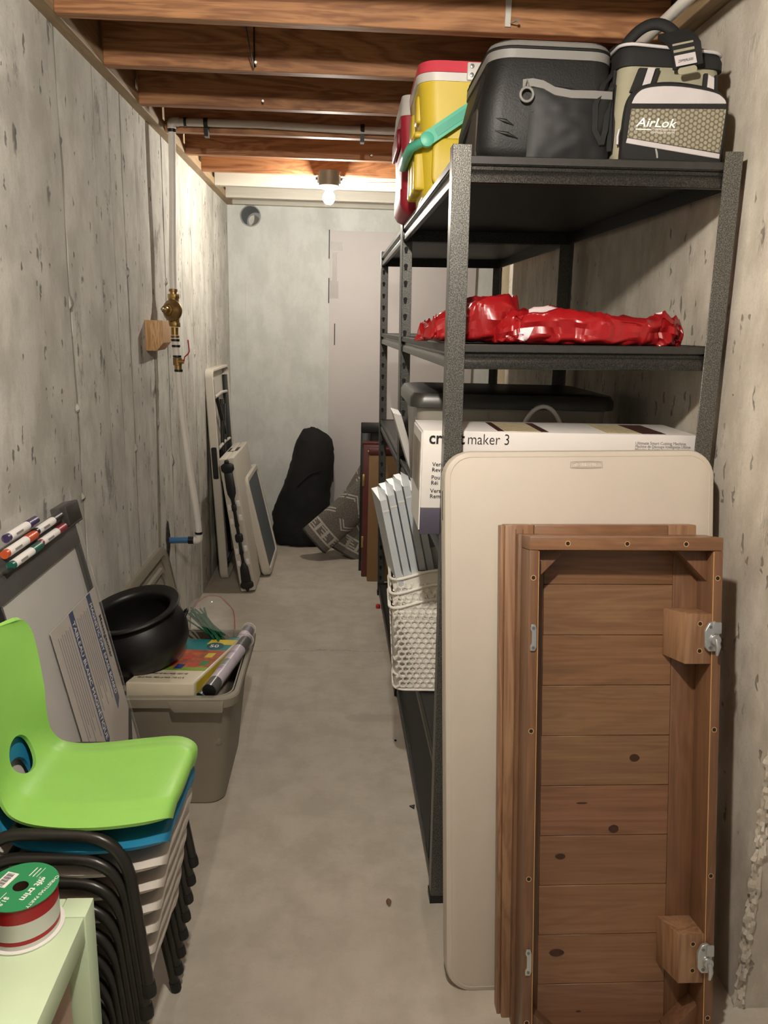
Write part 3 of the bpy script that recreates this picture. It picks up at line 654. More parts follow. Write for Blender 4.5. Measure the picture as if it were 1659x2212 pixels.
b.obj('zip_ring', GREYT, t, smooth=60)
b = B(); b.tube([(.369, Y0 - .018, zb + .139), (.374, Y0 - .016, zb + .158), (.381, Y0 - .018, zb + .139)], .002, 6); b.obj('zip_cord', GREYT, t, smooth=60)
for i, (pz, px_, pw) in enumerate(((.085, .335, .04), (.060, .34, .05), (.105, .395, .03), (.045, .40, .035))):
    b = B(); b.tube([(px_ - pw / 2, Y0 + .002, zb + pz), (px_, Y0 - .004, zb + pz - .006), (px_ + pw / 2, Y0 + .0, zb + pz - .014)], [.001, .004, .001], 6); b.obj('fabric_fold', BNYL, t, smooth=60)
b = B(); b.prism(rrect(Y0 + .045, Y1 - .08, .012, .115, .012, 3), 0, 1, Matrix(((0, 0, -.010, X0 - .008), (1, 0, 0, 0), (0, 1, 0, zb), (0, 0, 0, 1)))); b.obj('mesh_side_pocket', BROWNM, t, bev=.003)
strap([(X0 - .004, Y0 + .05, zb + .175), (X0 - .014, Y0 + .10, zb + .125), (X0 - .022, Y0 + .18, zb + .09), (X0 - .022, Y0 + .27, zb + .07), (X0 - .024, Y0 + .33, zb + .02), (X0 - .03, Y0 + .34, zb - .0)], .022, .004, BFAB, 'shoulder_strap', t, (0, .6, .8))
b = B(); b.tube([(X0 + .004, Y0 + .035, zb + .175), (X0 - .001, Y0 + .045, zb + .145), (X0 + .001, Y0 + .03, zb + .118)], .0016, 6); b.obj('side_zip_cord', GREYT, t, smooth=60)
b = B(); b.box(X0 - .013, X0 - .004, Y0 + .125, Y0 + .15, zb + .075, zb + .105); b.obj('strap_buckle', M_BLACK, t, bev=.003)
b = B(); b.loft([[(X0 - .035 + r * math.cos(2 * math.pi * i / 14), Y0 + .34 + r * math.sin(2 * math.pi * i / 14), zb + z) for i in range(14)] for r, z in ((.006, 0), (.016, .004), (.019, .016), (.015, .028), (.005, .033))]); b.obj('strap_end', BFAB, t, smooth=60)

# ================================================================== YELLOW + RED COOLERS
YEL = mat('yellow_plastic', srgb('d8bc33'), .45, var=.05, vs=9, bump=.1, bs=160)
REDP = mat('red_plastic', srgb('a81f31'), .55, var=.06, bump=.06, bs=200)
PINKR = mat('coral_red_lid', srgb('dc4a58'), .4, var=.05)
TEAL = mat('teal_plastic', srgb('5cc3a4'), .4, var=.04)
WHP = mat('white_plastic', srgb('d6d1cb'), .4, var=.03)
def cooler_body(t, X0, X1, Y0, Y1, z0, z1, m, flare=.02, r=.05, notch=True):
    b = B(); rings = []
    H = z1 - z0
    for k in range(9):
        u = k / 8; f = flare * (1 - u)
        rings.append([(x, y, z0 + H * u) for x, y in rrect(X0 + f, X1 - f, Y0 + f, Y1 - f, r, 6)])
    b.loft(rings); return b.obj('body', m, t, smooth=40)
zb = DK(0, .0) + .002
X0, X1, Y0, Y1 = .190, .700, 2.262, 2.595
t = thing('picnic_cooler', 'yellow hard cooler with coral lid and teal handle on the top shelf', 'cooler', ((X0 + X1) / 2, (Y0 + Y1) / 2, zb))
cooler_body(t, X0, X1, Y0, Y1, zb, zb + .285, YEL, .022, .05)
# moulded ribs on the end and the side
for (y0, y1, z0, z1) in ((2.31, 2.35, .02, .15), (2.38, 2.47, .02, .15), (2.50, 2.545, .02, .15), (2.31, 2.37, .19, .26), (2.46, 2.54, .18, .25)):
    b = B(); b.box(X0 - .004, X0 + .03, y0, y1, zb + z0, zb + z1); b.obj('moulded_rib', YEL, t, bev=.008, seg=3)
b = B(); b.box(X0 - .008, X0 + .04, Y0 + .03, Y1 - .02, zb + .150, zb + .166); b.obj('moulded_band', YEL, t, bev=.006, seg=3)
b = B(); b.prism(rrect(X0 + .04, X1 - .04, zb + .02, zb + .145, .03, 5), 0, 1, Matrix(((1, 0, 0, 0), (0, 0, -.02, Y0 + .017), (0, 1, 0, 0), (0, 0, 0, 1)))); b.obj('moulded_panel', YEL, t, bev=.006, seg=3)
def lidring(z0, z1, out0, out1, m, name, r=.055, cap=.0):
    b = B(); b.loft([[(x, y, z) for x, y in rrect(X0 - o, X1 + o, Y0 - o, Y1 + o, r, 6)] for z, o in ((z0, out0), (z1, out1))] + ([[(x, y, z1 + cap) for x, y in rrect(X0 + .03, X1 - .03, Y0 + .03, Y1 - .03, r, 6)]] if cap else [])); return b.obj(name, m, t, smooth=40)
lidring(zb + .283, zb + .303, .004, .006, WHP, 'white_rim'); lidring(zb + .304, zb + .332, .006, .002, PINKR, 'lid', cap=.010)
b = B(); b.box(.312, .40, Y0 - .014, Y0 - .003, zb + .284, zb + .328); h = b.obj('hinge', WHP, t, bev=.004)
for z in (.296, .317):
    b = B(); b.cyl((.324, Y0 - .014, zb + z), (.324, Y0 - .019, zb + z), .0055, n=12); b.obj('hinge_rivet', M_CHROME, h, bev=.001)
HZ0 = zb + .135
hd = strap([(X0 + .02, Y0 - .018, HZ0), (.40, Y0 - .020, zb + .262)], .036, .013, TEAL, 'handle_arm', t, (-.517, 0, .856))
strap([(X0 + .045, Y0 - .0255, HZ0 + .016), (.40, Y0 - .0275, zb + .262)], .020, .002, mat('teal_inset', srgb('54b497'), .45), 'arm_inset', hd, (-.517, 0, .856))
b = B(); b.cyl((X0 + .022, Y0 - .026, HZ0), (X0 + .022, Y0 - .004, HZ0), .019, n=20); b.obj('handle_joint', TEAL, hd, bev=.003)
b = B(); b.tube([(X0 + .012, Y0 - .012, HZ0 - .004), (X0 - .016, Y0 + .03, HZ0 - .012), (X0 - .020, Y0 + .16, HZ0 - .012), (X0 - .020, Y1 - .03, HZ0 - .012), (X0 + .0, Y1 + .015, HZ0)], [.012, .013, .015, .013, .012], 12); b.obj('handle_bar', TEAL, t, smooth=50)
X0, X1, Y0, Y1 = .172, .66, 2.635, 2.985
t = thing('picnic_cooler', 'deep red hard cooler with white lid behind the yellow cooler', 'cooler', ((X0 + X1) / 2, (Y0 + Y1) / 2, zb))
b = B(); rings = []
for z, i in ((0, .030), (.012, .010), (.03, .0), (.075, -.001)): rings.append([(x, y, zb + z) for x, y in rrect(X0 + i, X1 - i, Y0 + i, Y1 - i, .025, 5)])
b.loft(rings); b.obj('base_band', REDP, t, smooth=50)
b = B(); b.loft([[(x, y, zb + z) for x, y in rrect(X0 + i, X1 - i, Y0 + i, Y1 - i, .022, 5)] for z, i in ((.076, .002), (.16, .002), (.285, -.006))]); b.obj('body', REDP, t, smooth=50)
b = B(); b.prism(rrect(Y0 + .04, Y1 - .04, zb + .20, zb + .26, .02, 4), 0, 1, Matrix(((0, 0, -.012, X0 - .002), (1, 0, 0, 0), (0, 1, 0, 0), (0, 0, 0, 1)))); b.obj('grip_recess', mat('deep_red_grip', srgb('8d1f30'), .45), t, bev=.004)
lidring(zb + .286, zb + .345, .008, .004, WHP, 'lid', .03, .012)

# ================================================================== RED PLASTIC BAG
REDB = mat('red_plastic_film', srgb('94161a'), .32, var=.15, vs=15, bump=.25, bs=90)
zb = DK(1, .2) + .001
t = thing('plastic_bag', 'crumpled red plastic bag with white print lying on the second shelf', 'bag', (.48, 1.88, zb))
def crump(x0, x1, y0, y1, h, seed, hh=None, tilt=0):
    def fn(u, v):
        th = 2 * math.pi * v; s = math.sin(math.pi * min(1, max(0, u))) ** .35
        cy, sy = math.cos(th), math.sin(th)
        x = x0 + (x1 - x0) * u
        hl = (hh(u) if hh else 1.) * h
        y = (y0 + y1) / 2 + (y1 - y0) / 2 * s * math.copysign(abs(cy) ** .38, cy)
        z = max(0, .5 + .5 * math.copysign(abs(sy) ** .42, sy)) * hl * s + .001
        p = (x, y, z)
        n1 = abs(nz(p, 9, seed)); n2 = abs(nz((x, y, z * 1.5), 24, seed + 3)); n3 = abs(nz(p, 55, seed + 6)); k = (1.7 if (u < .16 or u > .84) else .75)
        d = (n1 * .030 + n2 * .022 + n3 * (.010 if k > 1 else .004) - .012) * k
        return (x + (nz(p, 20, seed + 9)) * .014, y - d * cy * -1, zb + max(0.0005, z - d * (.25 + max(0, sy))))
    b = B(); b.grid(fn, 150, 72); return b
hh = lambda u: .66 + .16 * math.exp(-((u - .20) / .16) ** 2) + .36 * math.exp(-((u - .96) / .10) ** 2) - .05 * math.exp(-((u - .6) / .15) ** 2)
from mathutils.bvhtree import BVHTree
mb = crump(.335, .795, 1.765, 2.02, .112, 2.3, hh); bvh = BVHTree.FromPolygons(mb.v, mb.f)
mb.obj('wrapped_contents', REDB, t, smooth=14)
crump(.175, .43, 1.83, 2.08, .135, 5.1, lambda u: .35 + .75 * u).obj('gathered_end', REDB, t, smooth=14)
WPR = mat('white_bag_print', srgb('e6d3d6'), .35, var=.03)
def decal(bv, quad, m, name, par, dirn=(0, .72, -.7), n=8, off=.0012):
    """print that follows a crumpled surface: quad of (x, z) seen from the front, cast onto the mesh"""
    D = Vector(dirn).normalized(); q = [Vector((x, 0, z)) for x, z in quad]; vs = []
    for j in range(n + 1):
        for i in range(n + 1):
            u, v = i / n, j / n
            p = (q[0] * (1 - u) + q[1] * u) * (1 - v) + (q[3] * (1 - u) + q[2] * u) * v
            o = Vector((p.x, 1.80, p.z)) - D * .6
            hit = bv.ray_cast(o, D)
            vs.append((hit[0] if hit[0] is not None else Vector((p.x, 1.80, p.z))) - D * off)
    b = B(); b.add(vs, [(j * (n + 1) + i, j * (n + 1) + i + 1, (j + 1) * (n + 1) + i + 1, (j + 1) * (n + 1) + i) for j in range(n) for i in range(n)])
    return b.obj(name, m, par, smooth=30)
decal(bvh, ((.415, zb + .075), (.45, zb + .062), (.505, zb + .10), (.42, zb + .115)), WPR, 'white_print', t)
decal(bvh, ((.393, zb + .012), (.412, zb + .006), (.425, zb + .038), (.397, zb + .036)), WPR, 'white_print', t, (0, 1, -.1))
decal(bvh, ((.70, zb + .12), (.735, zb + .115), (.74, zb + .135), (.70, zb + .135)), WPR, 'white_print', t)

# ================================================================== BOXED MACHINE
zb = DK(2, .3) + .002
X0, X1, Y0, Y1 = .184, .832, 1.790, 2.0
ZT = zb + .247
t = thing('machine_box', 'white product box reading cricut maker 3 on the middle shelf', 'box', ((X0 + X1) / 2, (Y0 + Y1) / 2, zb))
b = B(); b.box(X0, X1, Y0, Y1, zb + .064, ZT); b.obj('carton', M_PAPER, t, bev=.0015)
b = B(); b.box(X0, X1, Y0, Y1, zb, zb + .0638); b.obj('printed_base', M_NAVY, t, bev=.0015)
b = B(); b.box(X0 - .003, X0 - .0002, Y0 + .004, Y1 - .004, zb + .01, ZT - .006); b.obj('end_flap', M_PAPER, t)
b = B(); b.box(X0 - .0038, X0 - .003, Y0 + .02, Y1 - .02, zb + .10, ZT - .03); b.obj('printed_photo', mat('grey_photo_print', srgb('8d8478'), .4, var=.4, vs=14), t)
FB = lambda x, z: frame((x, Y0 - .0008, z), (1, 0, 0), (0, 0, 1))
text('cricut', .040, M_INK, t, FB(X0 + .014, ZT - .030), bold=.02, width=.083)
text('maker 3', .036, M_INK, t, FB(X0 + .103, ZT - .030), bold=-.008, width=.096)
for i, s in enumerate(('Ultimate Smart Cutting Machine', 'Machine de D\u00e9coupe Intelligente Ultime', 'M\u00e1quina de Corte Inteligente Avanzada')):
    text(s, .0098, M_GREYINK, t, FB(X1 - .148, ZT - .023 - i * .0078), width=.12 + .012 * (i > 0))
for i, (s, dz) in enumerate((('Vers', 0), ('Rev', .013), ('Pou', .031), ('R\u00e9i', .044), ('Vers', .063), ('Rem', .076))):
    text(s, .0135, M_INK, t, FB(X0 + .024 - .0006 * i, ZT - .083 - dz), bold=.006)
DPR = mat('dark_brown_print', srgb('4a2c28'), .4, var=.3, vs=40); CPR = mat('cream_print', srgb('c6b794'), .4, var=.25, vs=60)
for x0, x1, m in ((.36, .375, DPR), (.377, .46, CPR), (.462, .48, DPR), (.62, .70, CPR), (.703, .76, DPR)):
    b = B(); b.box(x0, x1, Y0 + .012, Y1 - .03, ZT + .0001, ZT + .0008); b.obj('printed_patch', m, t)
# caddy with a white bail handle
t = thing('handled_caddy', 'white plastic caddy with an arched handle behind the white machine box', 'caddy', (.53, 2.06, zb))
b = B(); b.loft([[(x, y, zb + z) for x, y in rrect(.43 - o, .63 + o, 2.02 - o, 2.10 + o, .02, 4)] for z, o in ((0, 0), (.16, .006))] + [[(x, y, zb + z) for x, y in rrect(.432 - o, .628 + o, 2.022 - o, 2.098 + o, .02, 4)] for z, o in ((.16, .003), (.01, 0))]); b.obj('tray', WHP, t, smooth=40)
b = B(); b.tube([(.53 + .062 * math.cos(math.pi * i / 20), 2.06, zb + .16 + .122 * math.sin(math.pi * i / 20)) for i in range(21)], .006, 10); b.obj('handle', WHP, t, smooth=60)
# clear tote with a dark lid
t = thing('storage_tote', 'clear plastic tote with a dark grey lid on the middle shelf', 'tote', (.45, 2.36, zb))
b = B()
X0, X1, Y0, Y1 = .200, .745, 2.165, 2.56
b.loft([[(x, y, zb + z) for x, y in rrect(X0 + o, X1 - o, Y0 + o, Y1 - o, .03, 4)] for z, o in ((0, .02), (.268, .004))] + [[(x, y, zb + z) for x, y in rrect(X0 + o, X1 - o, Y0 + o, Y1 - o, .03, 4)] for z, o in ((.268, .008), (.004, .024))]); b.obj('tub', clear('smoky_clear_plastic', srgb('b9b3a6'), .55, .25), t, smooth=40)
b = B(); b.loft([[(x, y, zb + z) for x, y in rrect(X0 - o, X1 + o, Y0 - o, Y1 + o, .04, 5)] for z, o in ((.262, .010), (.264, .016), (.288, .016), (.302, .008), (.306, -.012))]); b.obj('lid', mat('dark_grey_plastic', srgb('35342f'), .32, var=.05), t, smooth=40)
for i, (x, w, m) in enumerate(((.23, .10, M_PAPER), (.35, .14, M_KRAFT), (.51, .16, M_PAPERW))):
    b = B(); b.box(x, x + w, Y0 + .05, Y1 - .05, zb + .012, zb + .20 - .02 * i); b.obj('packed_item', m, t, bev=.004)
# papers and the black stand further along the middle shelf
t = thing('paper_stack', 'tilted stack of white papers behind the clear tote', 'papers', (.27, 2.78, zb))
MM = Matrix.Translation((.262, 2.72, zb + .002)) @ Matrix.Rotation(R(-18), 4, 'Y')
for i in range(4):
    b = B(); b.box(-.03 + .006 * i, -.024 + .006 * i, -.08, .10, 0, .21 - .004 * i, MM); b.obj('sheet_block', M_PAPER, t)
t = thing('tablet_stand', 'black folding tablet stand leaning at the edge of the middle shelf', 'stand', (.235, 3.02, zb))
strap([(.225, 3.03, zb + .002), (.232, 3.03, zb + .05), (.245, 3.03, zb + .12), (.252, 3.03, zb + .15)], .10, .006, M_BLACK, 'back_panel', t, (0, 1, 0))
strap([(.245, 3.03, zb + .12), (.275, 3.03, zb + .06), (.30, 3.03, zb + .002)], .03, .004, M_BLACK, 'support_leg', t, (0, 1, 0))
b = B(); b.cyl((.249, 2.97, zb + .155), (.249, 3.09, zb + .155), .008, n=10); b.obj('hinge_pin', M_BLACK, t)
t = thing('grey_box', 'flat grey box lying on the middle shelf under the papers', 'box', (.40, 2.80, zb)); b = B(); b.box(.30, .60, 2.66, 2.90, zb, zb + .09); b.obj('carton', mat('grey_card', srgb('6e6c68'), .7), t, bev=.002); b = B(); b.box(.30, .60, 2.775, 2.785, zb + .0902, zb + .091); b.obj('tape_seam', M_PVC, t)

# ================================================================== WHITE BASKETS + LIDS
zb = DK(3, .05) + .001
def densify(P, step=.02):
    out = []
    for i, a in enumerate(P):
        b_ = P[(i + 1) % len(P)]; n_ = max(1, int(math.hypot(b_[0] - a[0], b_[1] - a[1]) / step))
        n_ = 14 if n_ > 8 else 8 if n_ > 4 else 1
        out += [(a[0] + (b_[0] - a[0]) * j / n_, a[1] + (b_[1] - a[1]) * j / n_) for j in range(n_)]
    return out
def basket(k, label):
    BW, BD, BH = .30, .20, .265
    M0 = Matrix.Translation((.142, 2.115, zb + .043 * k)) @ Matrix.Rotation(R(-2), 4, 'Z')
    t = thing('woven_basket', label, 'basket', M=M0, group='white nested baskets')
    def ring(z, o=0.):
        u = z / BH; f = .018 * (1 - u)
        wv_ = lambda x: .034 * math.sin(math.pi * max(0, min(1, x / BW))) ** 1.5 if z > BH - .01 else 0
        return [(x, y, z + wv_(x)) for x, y in [p for c in densify(rrect(f - o, BW - f + o, f - o, BD - f + o, .035, 6)) for p in (c,)]]
    b = B(); b.loft([ring(0, -.006), ring(.004), ring(BH)] + [ring(BH, -.003), ring(.006, -.004)]); b.obj('shell', M_WHITEBASK, t, smooth=40)
    b = B(); rr = [(x, y, z) for x, y, z in ring(BH, .003)]; b.tube(rr, .0045, 8, closed=True); b.obj('rim', M_WHITEBASK, t, smooth=60)
    b = B(); rr = [(x, y, .006) for x, y, z in ring(.006, .0015)]; b.tube(rr, .0035, 8, closed=True); b.obj('foot_rim', M_WHITEBASK, t, smooth=60)
    # raised three-armed weave on the two faces in view
    wv = B(); pz = .0162; ph = .0200
    arms = [(R(90 + 120 * i)) for i in range(3)]
    def yshape(o, ux, uz, nrm, s, hgt):
        for a in arms:
            d = ux * math.cos(a) + uz * math.sin(a); e = ux * -math.sin(a) + uz * math.cos(a)
            P = [o - e * s * .30, o + d * s - e * s * .27, o + d * s + e * s * .27, o + e * s * .30]
            q4 = [o - e * s * .20, o + d * s * .92 - e * s * .17, o + d * s * .92 + e * s * .17, o + e * s * .20]
            wv.add(P + [p + nrm * hgt for p in q4], [(4, 5, 6, 7), (0, 1, 5, 4), (1, 2, 6, 5), (2, 3, 7, 6), (3, 0, 4, 7)])
    for j in range(20):
        z = .020 + j * pz
        if z > BH - .004: break
        if k and z < .19: continue
        f = .018 * (1 - z / BH)
        for i in range(18):
            x = f + .018 + i * ph + (ph / 2 if j % 2 else 0)
            if x < BW - f - .02: yshape(Vector((x, f - .0002, z)), Vector((1, 0, 0)), Vector((0, -.068, 1)).normalized(), Vector((0, -1, 0)), .0112, .0045)
        for i in range(9):
            y = f + .030 + i * ph + (ph / 2 if j % 2 else 0)
            if y < BD - f - .02: yshape(Vector((f - .0002, y, z)), Vector((0, -1, 0)), Vector((-.068, 0, 1)).normalized(), Vector((-1, 0, 0)), .0112, .0022)
    o = wv.obj('weave', M_WHITEBASK, t); o['kind'] = 'stuff'
    if k == 0:
        b = B(); b.prism(rrect(.15, .25, .165, .195, .015, 5), 0, 1, Matrix(((1, 0, 0, 0), (0, 0, -.003, .006), (0, 1, 0, 0), (0, 0, 0, 1)))); b.obj('grip_plate', M_WHITEBASK, t, bev=.001)
    return t
for k, l in enumerate(('white woven plastic basket, lowest of the nested three', 'white woven plastic basket, middle of the nested three', 'white woven plastic basket, topmost of the nested three with clear lids')): basket(k, l)
for i in range(5):
    ins = .0
    M0 = Matrix.Translation((.196 + .0215 * i, 2.125 + .008 * i, zb + .175 + .012 * i)) @ Matrix.Rotation(R(7), 4, 'Z') @ Matrix.Rotation(R(-13), 4, 'Y') @ Matrix.Rotation(R(2), 4, 'X')
    t = thing('container_lid', ('leftmost frosted clear lid standing in the white basket', 'second frosted clear lid from the left in the white basket', 'third frosted clear lid from the left in the white basket', 'fourth frosted clear lid from the left in the white basket', 'rightmost frosted clear lid standing in the white basket')[i], 'lid', M=M0, group='clear lids in the basket')
    H = .42 - (.0 if i < 4 else .03)
    b = B(); b.box(0, .002, .0, .15, .0, H); b.obj('panel', M_LIDPL, t)
    b = B(); b.box(0, .019, -.002, .001, .0, H); b.box(0, .019, .149, .152, 0, H); b.box(0, .019, 0, .15, H - .002, H + .001); o = b.obj('raised_lip', M_LIDPL, t)
    b = B(); b.prism([(0, 0), (.019, 0), (.019, .028), (.0, .045)], -.003, .0005, Matrix(((1, 0, 0, 0), (0, 0, 1, 0), (0, 1, 0, H), (0, 0, 0, 1)))); b.obj('latch_tab', M_LIDPL, t)
    b = B(); b.box(.0005, .0195, -.003, -.0018, H - .034, H - .030); b.obj('edge_line', WHP, t)
t = thing('punched_board', 'white punched plastic strip standing in the basket behind the lids', 'strip', M=Matrix.Translation((.272, 2.16, zb + .19)) @ Matrix.Rotation(R(-12), 4, 'Y') @ Matrix.Rotation(R(8), 4, 'Z'))
b = B(); b.box(0, .03, 0, .003, 0, .29); b.obj('strip', WHP, t)
for i in range(9):
    for j in range(2):
        b = B(); b.cyl((.008 + .012 * j, -.0006, .10 + .02 * i + .01 * j), (.008 + .012 * j, .001, .10 + .02 * i + .01 * j), .0026, n=8); b.obj('hole', M_INK, t)
b = B(); b.box(.034, .075, .004, .006, 0, .24); b.obj('card_insert', M_PAPER, t)
# glossy black panel on the lowest shelf
zb = DK(4, .05) + .002
t = thing('black_panel', 'black flat panel standing on the lowest shelf', 'panel', (.26, 2.3, zb))
b = B(); b.box(.245, .275, 1.80, 2.86, zb, zb + .31); b.obj('screen_body', mat('satin_black', srgb('0b0d11'), .6, var=.1, spec=.2), t, bev=.004)
b = B(); b.box(.2435, .2448, 1.815, 2.845, zb + .015, zb + .295); b.obj('face_plate', mat('satin_navy_black', srgb('0f141c'), .55, spec=.2), t)
# ================================================================== LIFETIME TABLE
def lean(x, y, z, ang, yaw=0., roll=0.): return Matrix.Translation((x, y, z)) @ Matrix.Rotation(yaw, 4, 'Z') @ Matrix.Rotation(-ang, 4, 'X') @ Matrix.Rotation(roll, 4, 'Y')
XZ = lambda y0, y1: Matrix(((1, 0, 0, 0), (0, 0, y1 - y0, y0), (0, 1, 0, 0), (0, 0, 0, 1)))   # (x,z) polygon extruded from y0 to y1
TW, TH = .608, 1.222
t = thing('folding_table', 'cream plastic folding table leaning against the near shelving unit', 'table', M=lean(.553, 1.458, .004, .186, .0, -.024))
b = B(); rings = []
for y, i in ((.002, .010), (.0, .014), (.0, .016)): pass
def lp(i, y, r): return [(x, y, z) for x, z in rrect(-TW / 2 + i, TW / 2 - i, i, TH - i, r, 8)]
b.loft([lp(.012, .0, .05), lp(.003, .004, .058), lp(.0, .012, .06), lp(.0, .034, .06), lp(.004, .036, .057)]); b.obj('table_top', M_TABLEPL, t, smooth=35)
b = B(); b.loft([lp(.002, .037, .058), lp(.0, .040, .06), lp(.0, .046, .06), lp(.003, .048, .057)]); b.obj('edge_lip', M_TABLEPL, t, smooth=35)
b = B(); b.tube([(x, .0006, z) for x, z in rrect(-TW / 2 + .0135, TW / 2 - .0135, .0135, TH - .0135, .048, 8)], .0012, 6, closed=True); b.obj('surface_groove', M_TABLEPL, t, smooth=60)
b = B(); b.box(-TW / 2 - .001, -TW / 2 + .004, .022, .026, 1.07, 1.135); b.obj('edge_slot', M_INK, t)
# embossed badge, upside down
BX, BZ = .012, TH - .032
def badge(w, h, bow, m, name, y):
    P = [(BX + w / 2 * (u * 2 - 1) * (1 - .03), BZ + h / 2 + bow * math.sin(math.pi * u)) for u in [i / 12 for i in range(13)]] + [(BX + w / 2 * (1 - u * 2), BZ - h / 2 - bow * math.sin(math.pi * u)) for u in [i / 12 for i in range(13)]]
    b = B(); b.tube([(x, y, z) for x, z in P], .0007, 6, closed=True); return b.obj(name, m, t)
M_EMB = mat('cream_emboss', srgb('a2988a'), .55, var=.02)
badge(.072, .013, .0015, M_EMB, 'badge_outline', -.0002); badge(.066, .009, .0012, M_TABLEPL, 'badge_outline', -.0004)
text('LIFETIME', .0105, mat('cream_letter', srgb('d2c8ba'), .5, var=0), t, frame((BX + .029, -.0004, BZ + .0035), (-1, 0, 0), (0, 0, -1)), bold=.01, width=.058, ext=.0008)

# ================================================================== WOODEN FRAMES
t = thing('wooden_leaf', 'plain stained wooden table leaf leaning behind the framed one', 'table leaf', M=lean(.570, 1.388, .0, .201, 0, -.012))
LW, LH = .418, 1.078
for (x0, x1, z0, z1, nm, m) in ((-LW / 2, -LW / 2 + .062, 0, LH, 'stile', M_TABLEV2), (LW / 2 - .062, LW / 2, 0, LH, 'stile', M_TABLEV2), (-LW / 2 + .0625, LW / 2 - .0625, LH - .05, LH, 'rail', M_TABLEW), (-LW / 2 + .0625, LW / 2 - .0625, 0, .06, 'rail', M_TABLEW)):
    b = B(); b.box(x0, x1, 0, .042, z0, z1); b.obj(nm, m, t, bev=.003)
for i in range(9):
    z0 = .0605 + i * (LH - .111) / 9; b = B(); b.box(-LW / 2 + .0625, LW / 2 - .0625, .004, .036, z0, z0 + (LH - .111) / 9 - .0008); b.obj('plank', M_TABLEW, t, bev=.0015)
b = B(); b.box(-LW / 2 - .008, -LW / 2, .010, .040, 0, LH - .002); b.obj('edge_strip', M_TABLEV2, t, bev=.002)
for x in (-.187, -.172): b = B(); b.box(x, x + .002, -.0006, .001, .01, LH - .01); b.obj('groove', M_TABLEV, t)

t = thing('framed_wooden_leaf', 'stained wooden table leaf with deep frame and metal latches, seen from its underside', 'table leaf', M=lean(.584, 1.288, .0, .201, 0, -.006))
FW, FH, FD, RT = .400, 1.078, .074, .0195
RW = mat('raw_wood_edge', srgb('c79b66'), .6)
def hole(x, z, par, r=.0042, y=-.0006):
    b = B(); b.loft([[(x + rr * math.cos(2 * math.pi * i / 12), yy, z + rr * math.sin(2 * math.pi * i / 12)) for i in range(12)] for rr, yy in ((r + .0014, y), (r, y))], cap=False); rim_ = b.obj('hole_rim', RW, par); b = B()
    b.cyl((x, y + .0002, z), (x, y + .0006, z), r, n=12); return b.obj('screw_hole', M_INK, par)
Lr = [( -FW / 2, -FW / 2 + RT, 0, FH - .0275, 'side_rail', M_TABLEV), (FW / 2 - RT, FW / 2, 0, FH - .0275, 'side_rail', M_TABLEV)]
for x0, x1, z0, z1, nm, m in Lr:
    b = B(); b.box(x0, x1, 0, FD, z0, z1); o = b.obj(nm, m, t, bev=.0018)
    xc = (x0 + x1) / 2
    for z in (FH - .083, FH - .395, FH - .70, FH - 1.0): hole(xc - .001, z, o)
    b = B(); b.box((x1 if x0 < 0 else x0) - .0006, (x1 if x0 < 0 else x0) + .0006, -.0004, .0012, .0, z1 - .002); b.obj('worn_edge', RW, o)
b = B(); b.box(-FW / 2, FW / 2, 0, FD, FH - .027, FH); o = b.obj('end_rail', M_TABLEW, t, bev=.0018)
for x in (-.122, .0, .122): hole(x, FH - .0135, o)
b = B(); b.box(-FW / 2, FW / 2, 0, FD, -.0, .020); 
b.obj('end_rail', M_TABLEW, t, bev=.0018)
# table top behind the frame
PB0, PB1 = FD + .0006, FD + .021
b = B(); b.box(-FW / 2 - .006, -FW / 2 + .0495, PB0, PB1, -.0, FH); b.obj('top_stile', M_TABLEV, t, bev=.001)
b = B(); b.box(FW / 2 - .0715, FW / 2 + .004, PB0, PB1, -.0, FH); b.obj('top_stile', M_TABLEV, t, bev=.001)
b = B(); b.box(-FW / 2 + .050, FW / 2 - .072, PB0, PB1, FH - .105, FH); b.obj('top_rail', M_TABLEW, t, bev=.001)
nP = 9; pl = (FH - .106) / nP
PLK = []
for i in range(nP):
    z1 = FH - .106 - i * pl; b = B(); b.box(-FW / 2 + .050, FW / 2 - .072, PB0 + .0008 * (i % 2), PB1, z1 - pl + .0009, z1)
    v = [M_TABLEW, wood('pine_plank_%d' % i, tuple(c * (.92 + .16 * random.random()) for c in srgb('6f4e36')), tuple(c * (.92 + .16 * random.random()) for c in srgb('916c4d')), 'x', .42, .45, .15)][1]
    PLK.append(b.obj('plank', v, t, bev=.0008, seg=1))
KN = mat('wood_knot', srgb('3d2318'), .55, var=.3, vs=90)
for pi, x, z, rx, rz in ((3, .052, FH - .478, .011, .008), (4, .010, FH - .632, .011, .009), (5, -.135 + .03, FH - .690, .011, .006), (7, -.110, FH - .90, .016, .008), (4, -.06, FH - .575, .012, .002), (8, -.06, FH - 1.03, .006, .002)):
    b = B(); b.add([(x + rx * math.cos(2 * math.pi * i / 16) * (1 + .15 * nz((i, pi, 1), .9)), PB0 - .0004, z + rz * math.sin(2 * math.pi * i / 16)) for i in range(16)], [list(range(16))]); b.obj('knot', KN, PLK[pi])
